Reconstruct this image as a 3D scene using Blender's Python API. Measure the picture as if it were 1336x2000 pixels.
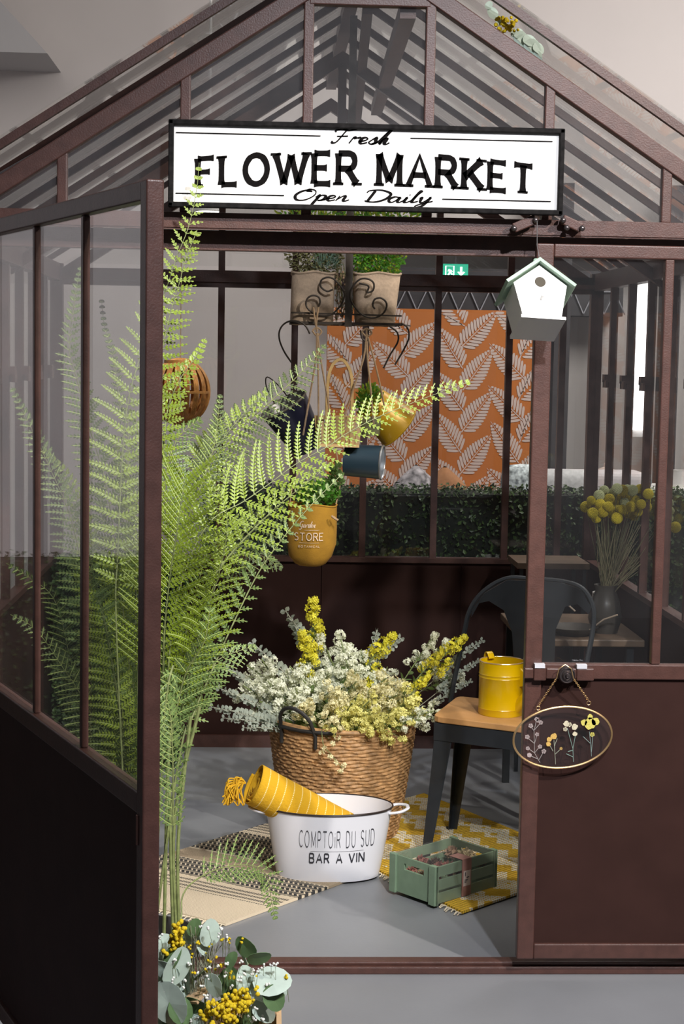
import bpy, math, random
from mathutils import Vector, Matrix, noise
sc = bpy.context.scene
for o in list(bpy.data.objects): bpy.data.objects.remove(o)
V = Vector
# ------------------------------------------------------------------ camera
FPX, PITCH, ROLL, YAW, DIST, CAMH = 3204.0, .0943, .0178, .0479, 4.13, 1.6
fw = V((math.sin(YAW)*math.cos(PITCH), math.cos(YAW)*math.cos(PITCH), -math.sin(PITCH)))
r0 = V((math.cos(YAW), -math.sin(YAW), 0)); u0 = r0.cross(fw)
rt = r0*math.cos(ROLL)+u0*math.sin(ROLL); up = -r0*math.sin(ROLL)+u0*math.cos(ROLL)
CAM = V((0, -DIST, CAMH))
cd = bpy.data.cameras.new('camera'); cam = bpy.data.objects.new('camera', cd)
sc.collection.objects.link(cam); sc.camera = cam
mw = Matrix((rt, up, -fw)).transposed().to_4x4(); mw.translation = CAM; cam.matrix_world = mw
cd.sensor_fit = 'VERTICAL'; cd.sensor_height = 36; cd.lens = FPX*36/2000; cd.clip_end = 60
cd.dof.use_dof = False
# ------------------------------------------------------------------ world, exposure
w = bpy.data.worlds.new('world'); sc.world = w; w.use_nodes = True
w.node_tree.nodes['Background'].inputs[0].default_value = (.95, .93, 1.0, 1)
w.node_tree.nodes['Background'].inputs[1].default_value = .075
sc.view_settings.view_transform = 'Standard'; sc.view_settings.look = 'None'
sc.view_settings.exposure = 0.0; sc.view_settings.gamma = 1; sc.view_settings.use_curve_mapping = False
# ------------------------------------------------------------------ lights
def spot(name, loc, tgt, e, col, ang, blend=.5, size=.05):
    d = bpy.data.lights.new(name, 'SPOT'); d.energy = e; d.color = col; d.spot_size = math.radians(ang)
    d.spot_blend = blend; d.shadow_soft_size = size
    o = bpy.data.objects.new(name, d); sc.collection.objects.link(o); o.location = loc
    o.rotation_euler = (V(tgt)-V(loc)).to_track_quat('-Z', 'Y').to_euler(); return o
def area(name, loc, tgt, e, col, sx, sy):
    d = bpy.data.lights.new(name, 'AREA'); d.energy = e; d.color = col; d.shape = 'RECTANGLE'; d.size = sx; d.size_y = sy
    o = bpy.data.objects.new(name, d); sc.collection.objects.link(o); o.location = loc
    o.rotation_euler = (V(tgt)-V(loc)).to_track_quat('-Z', 'Y').to_euler(); return o
spot('spot_key_right', (2.5, -2.5, 3.5), (.35, .2, .9), 620, (1, .93, .86), 46, .6, .05)
spot('spot_key_left', (1.0, -3.4, 3.6), (.1, .1, .65), 520, (.9, .93, 1), 56, .7, .05)
spot('spot_fern', (.9, -2.6, 3.6), (-.1, -.1, 1.2), 270, (1, .95, .8), 30, .5, .04)
spot('spot_sign', (.5, -2.4, 3.9), (.45, 0, 1.9), 70, (1, .95, .93), 30, .5, .04)
spot('spot_inside', (1.5, .1, 3.7), (.6, 1.2, .3), 65, (1, .93, .8), 36, .5, .04)
spot('spot_hanging', (1.3, .6, 3.5), (.35, 1.0, 1.7), 40, (1, .95, .85), 26, .5, .04)
spot('fill_front_floor', (1.6, -3.6, 3.9), (.7, -.4, 0), 260, (1, .95, .92), 44, .8, .06)  # added spot, brightens the floor in front of the doors
area('fill_back', (.4, 2.9, 4.1), (.6, 4.6, 1.2), 62, (1, .95, .92), 6, 2)  # unseen area light added to brighten the back wall
spot('fill_left_wall', (-1.9, 1.6, 4.0), (-4.2, 2.9, 1.5), 260, (1, .97, .99), 84, .8, .1)  # added spot, brightens the unseen left wall that the door glass reflects
spot('fill_left_inside', (-.2, .9, 3.7), (-.6, 1.9, .5), 110, (1, .97, .85), 34, .6, .05)  # added spot, brightens hedge and fern behind the open door glass
area('fill_right', (2.9, 2.8, 3.9), (2.6, 4.2, 1.4), 120, (1, .95, .92), 1.5, 1.5)  # unseen area light added to brighten the wall strips at the right
# ------------------------------------------------------------------ pixel helpers (photo pixel + depth -> point)
def ray(x, y): return fw + rt*((x-668)/FPX) - up*((y-1000)/FPX)
def at(x, y, Y):
    d = ray(x, y); return CAM + d*((Y-CAM.y)/d.y)
def atz(x, y, z=0):
    d = ray(x, y); return CAM + d*((z-CAM.z)/d.z)
# ------------------------------------------------------------------ object helpers
ORG = {}
class MB:
    def __init__(s): s.v = []; s.f = []; s.m = []
    def add(s, vs, fs, mi=0):
        n = len(s.v); s.v += [tuple(v) for v in vs]; s.f += [tuple(i+n for i in f) for f in fs]; s.m += [mi]*len(fs); return s
    def box(s, a, b, mi=0):
        x0, y0, z0 = a; x1, y1, z1 = b
        vs = [(x, y, z) for z in (z0, z1) for y in (y0, y1) for x in (x0, x1)]
        return s.add(vs, [(0,2,3,1),(4,5,7,6),(0,1,5,4),(2,6,7,3),(0,4,6,2),(1,3,7,5)], mi)
    def obox(s, c, ax, h, mi=0):
        c = V(c); vs = []
        for k in (-1, 1):
            for j in (-1, 1):
                for i in (-1, 1): vs.append(c+ax[0]*(i*h[0])+ax[1]*(j*h[1])+ax[2]*(k*h[2]))
        return s.add(vs, [(0,2,3,1),(4,5,7,6),(0,1,5,4),(2,6,7,3),(0,4,6,2),(1,3,7,5)], mi)
    def bar(s, a, b, wd, ht, upv=(0, 0, 1), mi=0):
        a = V(a); b = V(b); t = (b-a).normalized(); sd = t.cross(V(upv)).normalized(); u = sd.cross(t)
        return s.obox((a+b)/2, (t, sd, u), ((b-a).length/2, wd/2, ht/2), mi)
    def tube(s, pts, r, n=8, mi=0, cap=True, closed=False, sy=1.0):
        pts = [V(p) for p in pts]; N = len(pts); rs = r if isinstance(r, (list, tuple)) else [r]*N
        vs = []; prev = None
        for i, p in enumerate(pts):
            if closed: t = pts[(i+1) % N]-pts[i-1]
            else: t = pts[min(i+1, N-1)]-pts[max(i-1, 0)]
            t = t.normalized() if t.length > 1e-9 else V((0, 0, 1))
            if prev is None:
                a = V((0, 0, 1)) if abs(t.z) < .9 else V((1, 0, 0)); sd = t.cross(a).normalized()
            else:
                sd = prev - t*prev.dot(t); sd = sd.normalized() if sd.length > 1e-6 else t.orthogonal().normalized()
            prev = sd; u = t.cross(sd)
            for k in range(n):
                a = 2*math.pi*k/n; vs.append(p+sd*(math.cos(a)*rs[i])+u*(math.sin(a)*rs[i]*sy))
        fs = []
        for i in range(N if closed else N-1):
            j = (i+1) % N
            for k in range(n):
                k2 = (k+1) % n; fs.append((i*n+k, i*n+k2, j*n+k2, j*n+k))
        if cap and not closed:
            fs.append(tuple(range(n))[::-1]); fs.append(tuple((N-1)*n+k for k in range(n)))
        return s.add(vs, fs, mi)
    def lathe(s, prof, n=32, c=(0, 0, 0), mi=0, sx=1, sy=1, closed=False):
        vs = []; c = V(c)
        for r, z in prof:
            for k in range(n):
                a = 2*math.pi*k/n; vs.append(c+V((math.cos(a)*r*sx, math.sin(a)*r*sy, z)))
        fs = []; P = len(prof)
        for i in range(P if closed else P-1):
            j = (i+1) % P
            for k in range(n):
                k2 = (k+1) % n; fs.append((i*n+k, i*n+k2, j*n+k2, j*n+k))
        if not closed:
            if prof[0][0] > 1e-5: fs.append(tuple(range(n))[::-1])
            if prof[-1][0] > 1e-5: fs.append(tuple((P-1)*n+k for k in range(n)))
        return s.add(vs, fs, mi)
    def ball(s, c, r, nu=8, nv=5, mi=0, sz=1):
        c = V(c); vs = [c+V((0, 0, r*sz))]
        for i in range(1, nv):
            a = math.pi*i/nv
            for k in range(nu):
                b = 2*math.pi*k/nu; vs.append(c+V((math.sin(a)*math.cos(b)*r, math.sin(a)*math.sin(b)*r, math.cos(a)*r*sz)))
        vs.append(c-V((0, 0, r*sz))); fs = []
        for k in range(nu): fs.append((0, 1+k, 1+(k+1) % nu))
        for i in range(nv-2):
            for k in range(nu):
                a = 1+i*nu; fs.append((a+k, a+nu+k, a+nu+(k+1) % nu, a+(k+1) % nu))
        L = len(vs)-1; a = 1+(nv-2)*nu
        for k in range(nu): fs.append((L, a+(k+1) % nu, a+k))
        return s.add(vs, fs, mi)
    def prism(s, poly, y0, y1, M=None, mi=0):
        """poly in x,z; extruded along y"""
        n = len(poly); vs = [V((p[0], y0, p[1])) for p in poly]+[V((p[0], y1, p[1])) for p in poly]
        if M: vs = [M @ v for v in vs]
        fs = [tuple(range(n)), tuple(range(n, 2*n))[::-1]]+[(i, i+n, (i+1) % n+n, (i+1) % n) for i in range(n)]
        return s.add(vs, fs, mi)
    def xf(s, M, start=0):
        for i in range(start, len(s.v)): s.v[i] = tuple(M @ V(s.v[i]))
        return s
    def build(s, name, mats, parent=None, org=None, smooth=False, fixn=True):
        if not isinstance(mats, (list, tuple)): mats = [mats]
        if parent is not None: o0 = ORG[parent.name]
        else: o0 = V(org) if org is not None else V((0, 0, 0))
        me = bpy.data.meshes.new(name)
        me.from_pydata([(x-o0.x, y-o0.y, z-o0.z) for x, y, z in s.v], [], s.f)
        for m in mats: me.materials.append(m)
        if len(mats) > 1: me.polygons.foreach_set('material_index', s.m)
        me.polygons.foreach_set('use_smooth', [smooth]*len(me.polygons))
        if smooth == 'auto': pass
        me.update()
        if smooth:
            try: me.set_sharp_from_angle(angle=math.radians(40))
            except Exception: pass
        o = bpy.data.objects.new(name, me); sc.collection.objects.link(o)
        if parent is not None: o.parent = parent
        else: o.location = o0
        ORG[o.name] = o0
        return o
def tag(o, label, cat, group=None, kind=None):
    if label: o['label'] = label
    if cat: o['category'] = cat
    if group: o['group'] = group
    if kind: o['kind'] = kind
    return o
def thing(name, label, cat, loc=(0, 0, 0), rot=None, group=None, local=False):
    """Empty; parts designed in world coordinates unless local"""
    o = bpy.data.objects.new(name, None); sc.collection.objects.link(o); o.location = loc; o.empty_display_size = .05
    if rot is not None: o.rotation_euler = rot
    ORG[o.name] = V((0, 0, 0)) if local else V(loc)
    return tag(o, label, cat, group)
def struct(o): o['kind'] = 'structure'; return o
def copy_tree(root, loc=None, rot=None, scale=None, label=None, group=None):
    r = root.copy(); sc.collection.objects.link(r)
    if loc is not None: r.location = loc
    if rot is not None: r.rotation_euler = rot
    if scale is not None: r.scale = (scale,)*3
    if label: r['label'] = label
    if group: r['group'] = group
    for ch in root.children:
        c = ch.copy(); sc.collection.objects.link(c); c.parent = r
        for g in ch.children:
            d = g.copy(); sc.collection.objects.link(d); d.parent = c
    return r
def bevel(o, wd=.002, seg=2):
    m = o.modifiers.new('bevel', 'BEVEL'); m.width = wd; m.segments = seg; m.limit_method = 'ANGLE'; m.angle_limit = math.radians(35); return o
# ------------------------------------------------------------------ materials
MATS = {}
def mat(name, col, rough=.6, metal=0, var=0, scale=20, bump=0, bscale=200, spec=.5, trans=None, sss=0, emit=None, es=0, coat=0, obj=True):
    if name in MATS: return MATS[name]
    m = bpy.data.materials.new(name); m.use_nodes = True; nt = m.node_tree; b = nt.nodes['Principled BSDF']
    b.inputs['Base Color'].default_value = (*col, 1); b.inputs['Roughness'].default_value = rough; b.inputs['Metallic'].default_value = metal
    b.inputs['Specular IOR Level'].default_value = spec; b.inputs['Coat Weight'].default_value = coat
    tc = nt.nodes.new('ShaderNodeTexCoord')
    if var:
        n = nt.nodes.new('ShaderNodeTexNoise'); n.inputs['Scale'].default_value = scale; n.inputs['Detail'].default_value = 5
        nt.links.new(tc.outputs['Object'], n.inputs['Vector'])
        r = nt.nodes.new('ShaderNodeValToRGB'); r.color_ramp.elements[0].position = .3; r.color_ramp.elements[1].position = .7
        r.color_ramp.elements[0].color = tuple(c*(1-var) for c in col)+(1,); r.color_ramp.elements[1].color = tuple(min(1, c*(1+var)) for c in col)+(1,)
        nt.links.new(n.outputs['Fac'], r.inputs['Fac']); nt.links.new(r.outputs['Color'], b.inputs['Base Color'])
    if bump:
        n2 = nt.nodes.new('ShaderNodeTexNoise'); n2.inputs['Scale'].default_value = bscale; n2.inputs['Detail'].default_value = 3
        nt.links.new(tc.outputs['Object'], n2.inputs['Vector'])
        bp = nt.nodes.new('ShaderNodeBump'); bp.inputs['Strength'].default_value = bump; bp.inputs['Distance'].default_value = .002
        nt.links.new(n2.outputs['Fac'], bp.inputs['Height']); nt.links.new(bp.outputs['Normal'], b.inputs['Normal'])
    if emit: b.inputs['Emission Color'].default_value = (*emit, 1); b.inputs['Emission Strength'].default_value = es
    if trans:
        t = nt.nodes.new('ShaderNodeBsdfTranslucent'); t.inputs['Color'].default_value = (*trans, 1)
        mx = nt.nodes.new('ShaderNodeMixShader'); mx.inputs[0].default_value = sss or .3
        nt.links.new(b.outputs[0], mx.inputs[1]); nt.links.new(t.outputs[0], mx.inputs[2]); nt.links.new(mx.outputs[0], nt.nodes['Material Output'].inputs[0])
    MATS[name] = m; return m
def glass(name, tint=(.985, .99, .985), haze=.03, refl=1.0, dcol=(.8, .8, .85)):
    m = bpy.data.materials.new(name); m.use_nodes = True; nt = m.node_tree; nt.nodes.remove(nt.nodes['Principled BSDF'])
    out = nt.nodes['Material Output']; N = nt.nodes.new
    tr = N('ShaderNodeBsdfTransparent'); tr.inputs[0].default_value = (*tint, 1)
    gl = N('ShaderNodeBsdfGlossy'); gl.inputs['Roughness'].default_value = .0; gl.inputs[0].default_value = (1, 1, 1, 1)
    lw = N('ShaderNodeLayerWeight'); lw.inputs['Blend'].default_value = .5
    pw = N('ShaderNodeMath'); pw.operation = 'POWER'; pw.inputs[1].default_value = 5; nt.links.new(lw.outputs['Facing'], pw.inputs[0])
    mu = N('ShaderNodeMath'); mu.operation = 'MULTIPLY_ADD'; mu.inputs[1].default_value = .95*refl; mu.inputs[2].default_value = .04*refl; nt.links.new(pw.outputs[0], mu.inputs[0])
    m1 = N('ShaderNodeMixShader'); nt.links.new(mu.outputs[0], m1.inputs[0]); nt.links.new(tr.outputs[0], m1.inputs[1]); nt.links.new(gl.outputs[0], m1.inputs[2])
    df = N('ShaderNodeBsdfDiffuse'); df.inputs[0].default_value = (*dcol, 1)
    tc = N('ShaderNodeTexCoord'); no = N('ShaderNodeTexNoise'); no.inputs['Scale'].default_value = 4; no.inputs['Detail'].default_value = 6
    nt.links.new(tc.outputs['Object'], no.inputs['Vector'])
    m3 = N('ShaderNodeMath'); m3.operation = 'MULTIPLY'; m3.inputs[1].default_value = haze*2; nt.links.new(no.outputs['Fac'], m3.inputs[0])
    m2 = N('ShaderNodeMixShader'); nt.links.new(m3.outputs[0], m2.inputs[0]); nt.links.new(m1.outputs[0], m2.inputs[1]); nt.links.new(df.outputs[0], m2.inputs[2])
    nt.links.new(m2.outputs[0], out.inputs[0]); MATS[name] = m; return m
IRON = mat('brown_painted_iron', (.076, .033, .026), .42, 0, .18, 30, .25, 260)
IRONIN = IRON
GLASS = glass('pane_glass', haze=.006)
HAZY = glass('hazy_door_glass', haze=.022)  # diffuse share paints the door's reflection veil, and dust haze on the gable
WHITE = mat('white_paint', (.85, .84, .82), .5)
BLACKM = mat('black_metal', (.02, .023, .027), .35, 0, .15, 20)
# ------------------------------------------------------------------ stroke lettering
def arc(cx, cy, rx, ry, a0, a1, n=12): return [(cx+rx*math.cos(math.radians(a0+(a1-a0)*i/n)), cy+ry*math.sin(math.radians(a0+(a1-a0)*i/n))) for i in range(n+1)]
G = {
 'A': (1, [[(0,0),(.5,1),(1,0)],[(.2,.36),(.8,.36)]]), 'B': (.8, [[(0,0),(0,1)],[(0,1),(.45,1)]+arc(.45,.76,.28,.24,90,-90)+[(0,.52)],[(.45,.52)]+arc(.47,.26,.3,.26,90,-90)+[(0,0)]]),
 'C': (.85, [arc(.5,.5,.48,.5,50,310,20)]), 'D': (.85, [[(0,0),(0,1)],[(0,1),(.3,1)]+arc(.35,.5,.48,.5,90,-90,16)+[(0,0)]]),
 'E': (.75, [[(0,0),(0,1)],[(0,1),(.72,1)],[(0,.52),(.58,.52)],[(0,0),(.75,0)]]), 'F': (.72, [[(0,0),(0,1)],[(0,1),(.72,1)],[(0,.5),(.55,.5)]]),
 'I': (0, [[(0,0),(0,1)]]), 'K': (.85, [[(0,0),(0,1)],[(.8,1),(.02,.38)],[(.25,.56),(.85,0)]]), 'L': (.7, [[(0,1),(0,0)],[(0,0),(.7,0)]]),
 'M': (1.05, [[(.05,0),(.05,1)],[(.05,1),(.52,.12)],[(.52,.12),(1,1)],[(1,1),(1,0)]]), 'N': (.9, [[(0,0),(0,1)],[(0,1),(.9,0)],[(.9,0),(.9,1)]]),
 'O': (1.05, [arc(.52,.5,.5,.5,0,360,28)]), 'P': (.75, [[(0,0),(0,1)],[(0,1),(.4,1)]+arc(.42,.74,.28,.26,90,-90)+[(0,.48)]]),
 'R': (.85, [[(0,0),(0,1)],[(0,1),(.45,1)]+arc(.47,.75,.28,.25,90,-90)+[(0,.5)],[(.42,.5),(.85,0)]]),
 'S': (.7, [arc(.36,.75,.3,.25,30,270,12)+arc(.36,.25,.33,.25,90,-150,12)[1:]]), 'T': (.85, [[(0,1),(.85,1)],[(.425,1),(.425,0)]]),
 'U': (.8, [[(0,1),(0,.35)]+arc(.4,.35,.4,.35,180,360,12)+[(.8,1)]]), 'V': (.95, [[(0,1),(.47,0)],[(.47,0),(.95,1)]]),
 'W': (1.4, [[(0,1),(.38,0)],[(.38,0),(.7,.95)],[(.7,.95),(1.03,0)],[(1.03,0),(1.4,1)]]), 'i': (0, [[(0,0),(0,.68)],[(-.01,.86),(.01,.9)]]), ' ': (.45, [])}
SERIF = {'F': [(0,0)], 'L': [(0,1)], 'R': [(0,0),(.85,0)], 'M': [(.05,0),(1,0)], 'A': [(0,0),(1,0)], 'K': [(0,0),(0,1),(.8,1),(.85,0)], 'T': [(.425,0)], 'W': [(0,1),(1.4,1)], 'E': [], 'I': [(0,0),(0,1)], 'N': [(0,0)], 'P': [(0,0)], 'B': [], 'S': []}
def ribbon(mb, pts, wd, mp, th=.001, mi=0, closed=False):
    P = [V((x, y)) for x, y in pts]; n = len(P); L = []; R = []
    for i in range(n):
        if closed: t = P[(i+1) % n]-P[i-1] if i not in (0, n-1) else P[1]-P[n-2]
        else: t = P[min(i+1, n-1)]-P[max(i-1, 0)]
        t = t.normalized() if t.length else V((1, 0)); nn = V((-t.y, t.x))
        w_ = (wd(i/(n-1), t) if callable(wd) else wd)/2
        L.append(P[i]+nn*w_); R.append(P[i]-nn*w_)
    vs = [mp(p.x, p.y, th) for p in L]+[mp(p.x, p.y, th) for p in R]
    mb.add(vs, [(i, i+1, n+i+1, n+i) for i in range(n-1)], mi)
def write(mb, text, mp, x0, y0, h, wf=.8, wd=.15, gap=.28, serif=False, warp=None, th=.001, mi=0):
    """mp(u,v,th)->3D ; returns end x ; wf width factor"""
    x = x0
    for ch in text:
        gw, st = G[ch]
        def q(p): 
            X = x+p[0]*wf*h; Y = y0+p[1]*h
            if warp: Y = warp(X, p[1])
            return (X, Y)
        for s_ in st:
            pts = [q(p) for p in s_]
            if len(pts) == 2:
                a, b = V(pts[0]), V(pts[1]); d = (b-a).normalized()*wd*h*.5 if (b-a).length else V((0, 0))
                k = 6; a2 = a-d*.0; b2 = b+d*.0; pts = [tuple(a2.lerp(b2, i/k)) for i in range(k+1)]
                if serif: wf_ = lambda t, tt: wd*h*(1+.38*max(0, abs(2*t-1)-.6)/.4)*(1.0 if abs(tt.y) > .5 else .72)
                else: wf_ = wd*h
                ribbon(mb, pts, wf_, mp, th, mi)
            else:
                cl = (V(pts[0])-V(pts[-1])).length < 1e-6
                ribbon(mb, pts, (lambda t, tt: wd*h*(1.0 if abs(tt.y) > .5 else .8)) if serif else wd*h, mp, th, mi, closed=cl)
        if serif:
            for p in SERIF.get(ch, []):
                c = q(p); ribbon(mb, [(c[0]-wd*h*.95, c[1]), (c[0]+wd*h*.95, c[1])], wd*h*.35, mp, th*1.02, mi)
        x += (gw*wf+gap)*h
    return x
def cr(pts, n=6):
    """catmull-rom through tuples/vectors"""
    P = [V(p) for p in pts]; P = [P[0]*2-P[1]]+P+[P[-1]*2-P[-2]]; out = []
    for i in range(1, len(P)-2):
        a, b, c, d = P[i-1:i+3]
        for k in range(n):
            t = k/n; out.append(.5*((2*b)+(c-a)*t+(2*a-5*b+4*c-d)*t*t+(3*b-3*c+d-a)*t**3))
    out.append(P[-2]); return out
# script lower case, x-height .45, drawn as connected pen strokes
S_ = {
 'F': (.75, [[(.0,.1),(.12,.0),(.25,.15),(.42,.75),(.5,1.0)],[(.1,.85),(.05,.98),(.3,1.08),(.6,1.0),(.9,1.12)],[(.18,.52),(.62,.56)]]),
 'r': (.36, [[(.0,.0),(.1,.42),(.16,.5),(.2,.4),(.34,.47),(.38,.4)]]), 'e': (.4, [[(.0,.16),(.2,.22),(.34,.36),(.26,.48),(.12,.4),(.06,.15),(.16,.0),(.36,.1)]]),
 's': (.36, [[(.0,.1),(.26,.5),(.28,.3),(.3,.1),(.14,-.02),(.02,.08)],[(.14,-.02),(.36,.1)]]), 'h': (.45, [[(.0,.1),(.3,.9),(.42,1.08),(.36,.9),(.1,.0),(.2,.35),(.34,.46),(.34,.3),(.3,.06),(.4,.0),(.5,.12)]]),
 'O': (.8, [[(.55,.98),(.2,.8),(.0,.4),(.12,.02),(.45,.05),(.72,.45),(.72,.85),(.5,1.0),(.4,.85),(.6,.8)]]),
 'p': (.42, [[(.0,.3),(.14,.5),(-.06,-.4)],[(.05,.1),(.22,.48),(.38,.38),(.3,.08),(.12,.0)],[(.12,.0),(.42,.1)]]), 'n': (.5, [[(.0,.0),(.1,.46)],[(.05,.15),(.24,.46),(.32,.4),(.28,.08),(.36,.0),(.5,.12)]]),
 'D': (.85, [[(.28,1.0),(.12,.0)],[(.0,.8),(.1,1.0),(.5,1.05),(.85,.75),(.75,.3),(.45,.0),(.12,.0),(.02,.1)]]), 'a': (.5, [[(.36,.42),(.18,.48),(.02,.25),(.06,.02),(.2,.04),(.38,.46),(.32,.1),(.4,.0),(.5,.12)]]),
 'i': (.26, [[(.0,.1),(.12,.46),(.06,.08),(.14,.0),(.26,.12)],[(.17,.66),(.2,.7)]]), 'l': (.3, [[(.0,.1),(.24,.8),(.32,1.02),(.24,1.0),(.08,.2),(.1,.02),(.28,.12)]]),
 'y': (.45, [[(.0,.4),(.08,.48),(.06,.15),(.14,.02),(.3,.3),(.38,.48),(.22,-.2),(.02,-.42),(-.06,-.3),(.2,-.05),(.5,.15)]]),
 'G': (.75, [[(.6,.85),(.4,1.02),(.1,.8),(.05,.4),(.2,.1),(.45,.15),(.55,.5),(.35,.48)],[(.55,.5),(.5,-.1),(.25,-.4),(.1,-.2)]]),
 'd': (.5, [[(.36,.42),(.18,.48),(.02,.25),(.06,.02),(.2,.04),(.5,1.0),(.34,.1),(.4,.0),(.5,.12)]]), ' ': (.4, [])}
def script(mb, text, mp, x0, y0, h, wd=.09, slant=.25, sx=1.0, th=.001, mi=0):
    x = x0
    for ch in text:
        gw, st = S_[ch]
        for s_ in st:
            P = [p.to_tuple()[:2] for p in cr([V((p[0], p[1], 0)) for p in s_], 6)] if len(s_) > 2 else s_
            pts = [(x+(p[0]*sx+p[1]*slant)*h, y0+p[1]*h) for p in P]
            ribbon(mb, pts, lambda t, tt: wd*h*(.45+.75*max(0, -tt.y*.5+abs(tt.y)*.5)), mp, th, mi)
        x += gw*h*sx
    return x
# ================================================================== SETTING
FLOORM = mat('grey_floor', (.215, .222, .238), .38, 0, .06, 3, .1, 90)
WALLM = mat('store_wall_plaster', (.62, .58, .56), .8, 0, .03, 1.2)
CEILM = mat('ceiling_paint', (.66, .64, .62), .9)
DARKM = mat('dark_store_fitting', (.035, .033, .037), .6, 0, .2, 8)
f = struct(MB().box((-4.2, -6, -.1), (4.8, 5.7, 0)).build('floor', FLOORM))
struct(MB().box((-4.2, 5.6, 0), (4.8, 5.75, 4.3)).build('wall_back', WALLM))
struct(MB().box((-4.3, -1.5, 0), (-4.2, 5.7, 4.3)).build('wall_left', mat('left_wall_plaster', (.74, .72, .74), .8)))
struct(MB().box((4.8, -1.5, 0), (4.9, 5.7, 4.3)).build('wall_right', WALLM))
struct(MB().box((-4.2, -1.5, 4.2), (4.8, 5.7, 4.3)).build('ceiling', CEILM))
# dropped ceiling edge upper left of the picture
ta, tb__ = at(92, 104, 5.0), at(0, 2, 5.0); b = MB(); b.prism([(-4.2, ta.z), (ta.x, ta.z), (ta.x-(ta.x-tb__.x)*3, ta.z+(tb__.z-ta.z)*3), (-4.2, ta.z+(tb__.z-ta.z)*3)], 5.0, 5.6); struct(b.build('trim_1', mat('soffit_paint', (.45, .44, .44), .9)))
# dark recess with roof truss above the fern panel
b = MB(); b.box((.5, 5.3, 1.86), (2.05, 5.6, 2.115)); struct(b.build('trim_2', DARKM))
b = MB()
for k in range(12):
    x = .62+k*.12; b.bar((x, 5.29, 1.87), (x+.06, 5.29, 2.0), .006, .006); b.bar((x+.06, 5.29, 2.0), (x+.12, 5.29, 1.87), .006, .006)
b.bar((.55, 5.29, 2.0), (2.0, 5.29, 2.0), .008, .008)
struct(b.build('trim_3', mat('grey_truss', (.3, .3, .33), .5)))
b = MB(); b.box((.5, 5.2, 2.3), (4.8, 5.6, 2.34)); struct(b.build('trim_4', CEILM))
# right side of the store: dark pillars between pale wall strips
b = MB()
for x0, x1, y in [(1.64, 1.73, 5.2), (2.28, 2.36, 5.2), (2.62, 2.72, 5.2), (2.95, 3.1, 5.2), (1.55, 1.62, 5.3)]: b.box((x0, y, 0), (x1, y+.2, 2.6))
struct(b.build('trim_5', DARKM))
lit = MB(); lit.box((2.07, 5.0, 1.22), (2.15, 5.04, 2.02)); lo = lit.build('window_1', mat('lit_window', (.9, .9, .9), .5, emit=(1, .98, 1), es=3.2)); struct(lo)
fr_ = MB(); fr_.box((2.04, 5.04, 1.18), (2.18, 5.1, 2.06)); struct(fr_.build('window_2', WHITE))
# ================================================================== GREENHOUSE
XL, XR, YB, XC, SL = -.86, 1.36, 2.49, .245, .65
ZP0, ZP1, RAIL = 1.912, 1.95, .79
gh = thing('greenhouse', 'dark brown iron-framed glasshouse with gabled glass roof and open front doors', 'greenhouse', (XC, 1.2, 0))
def inner(x): return 2.62-SL*abs(x-XC)
def outer(x): return 2.70-SL*abs(x-XC)
ev = 1.13
# front frame
m = MB()
m.box((XL-.02, -.005, ZP0), (XR+.02, .045, ZP1)); m.box((XL, .062, 1.862), (XR, .10, ZP0))
m.box((XL-.02, -.002, ZP0-.004), (XR+.02, 0, ZP0))
m.box((XL-.02, 0, 0), (XL+.03, .045, ZP0)); m.box((XR-.03, 0, 0), (XR+.02, .045, ZP0)); m.box((XL+.03, .005, .03), (-.765, .04, ZP0))
bevel(m.build('front_frame', IRON, gh), .003)
m = MB(); m.box((XL, 0, 0), (XR, .055, .02)); m.box((XL, .012, .02), (XR, .05, .03)); bevel(m.build('threshold', IRON, gh), .003)
def gable(y0, y1, th=.046, full=True):
    m = MB()
    for sg in (-1, 1):
        a = V((XC, 0, 2.62)); b = V((XC+sg*1.105, 0, inner(XC+1.105)))
        m.prism([(a.x, a.z), (b.x, b.z), (b.x, b.z-th*1.1), (a.x, a.z-th*1.1)], y0, y1)
    if full: m.box((.096, y0+.003, 2.462), (.396, y1-.003, 2.503))
    return m
bevel(gable(0, .035).build('gable_rafter', IRON, gh), .003)
posts = [-.508+.3018*k for k in range(6)]
for x in posts: bevel(MB().box((x-.0125, .004, ZP1), (x+.0125, .03, inner(x)-.03)).build('gable_post', IRON, gh), .003)
def tri_sheet(y, z0=1.952):
    m = MB(); p = [(XL+.05, z0), (XR-.05, z0), (XC, 2.57)]; m.prism(p, y, y+.003); return m
tri_sheet(.014).build('gable_glass', HAZY, gh)
# rear wall
m = MB(); m.box((XL, YB, 1.868), (XR, YB+.04, 1.935)); m.box((XL, YB-.012, 1.888), (XR, YB, 1.905)); m.box((XL, YB-.01, 0), (XR, YB+.04, .05))
m.box((XL, YB-.015, .77), (XR, YB+.04, .79)); m.box((XL, YB, 0), (XL+.05, YB+.04, 1.95)); m.box((XR-.05, YB, 0), (XR, YB+.04, 1.95))
m.build('rear_frame', IRON, gh)
gable(YB, YB+.035).build('gable_rafter', IRON, gh)
bp = [-.475, -.18, .115, .401, .691, .983, 1.2]
for x in bp:
    MB().box((x-.013, YB, .79), (x+.013, YB+.03, 1.868)).build('rear_post', IRON, gh)
    if x < 1.1: MB().box((x-.013, YB, 1.935), (x+.013, YB+.03, inner(x)-.04)).build('gable_post', IRON, gh)
PANELM = mat('brown_sheet_metal', (.038, .017, .014), .6, 0, .1, 10, .1, 80, spec=.12)
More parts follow.
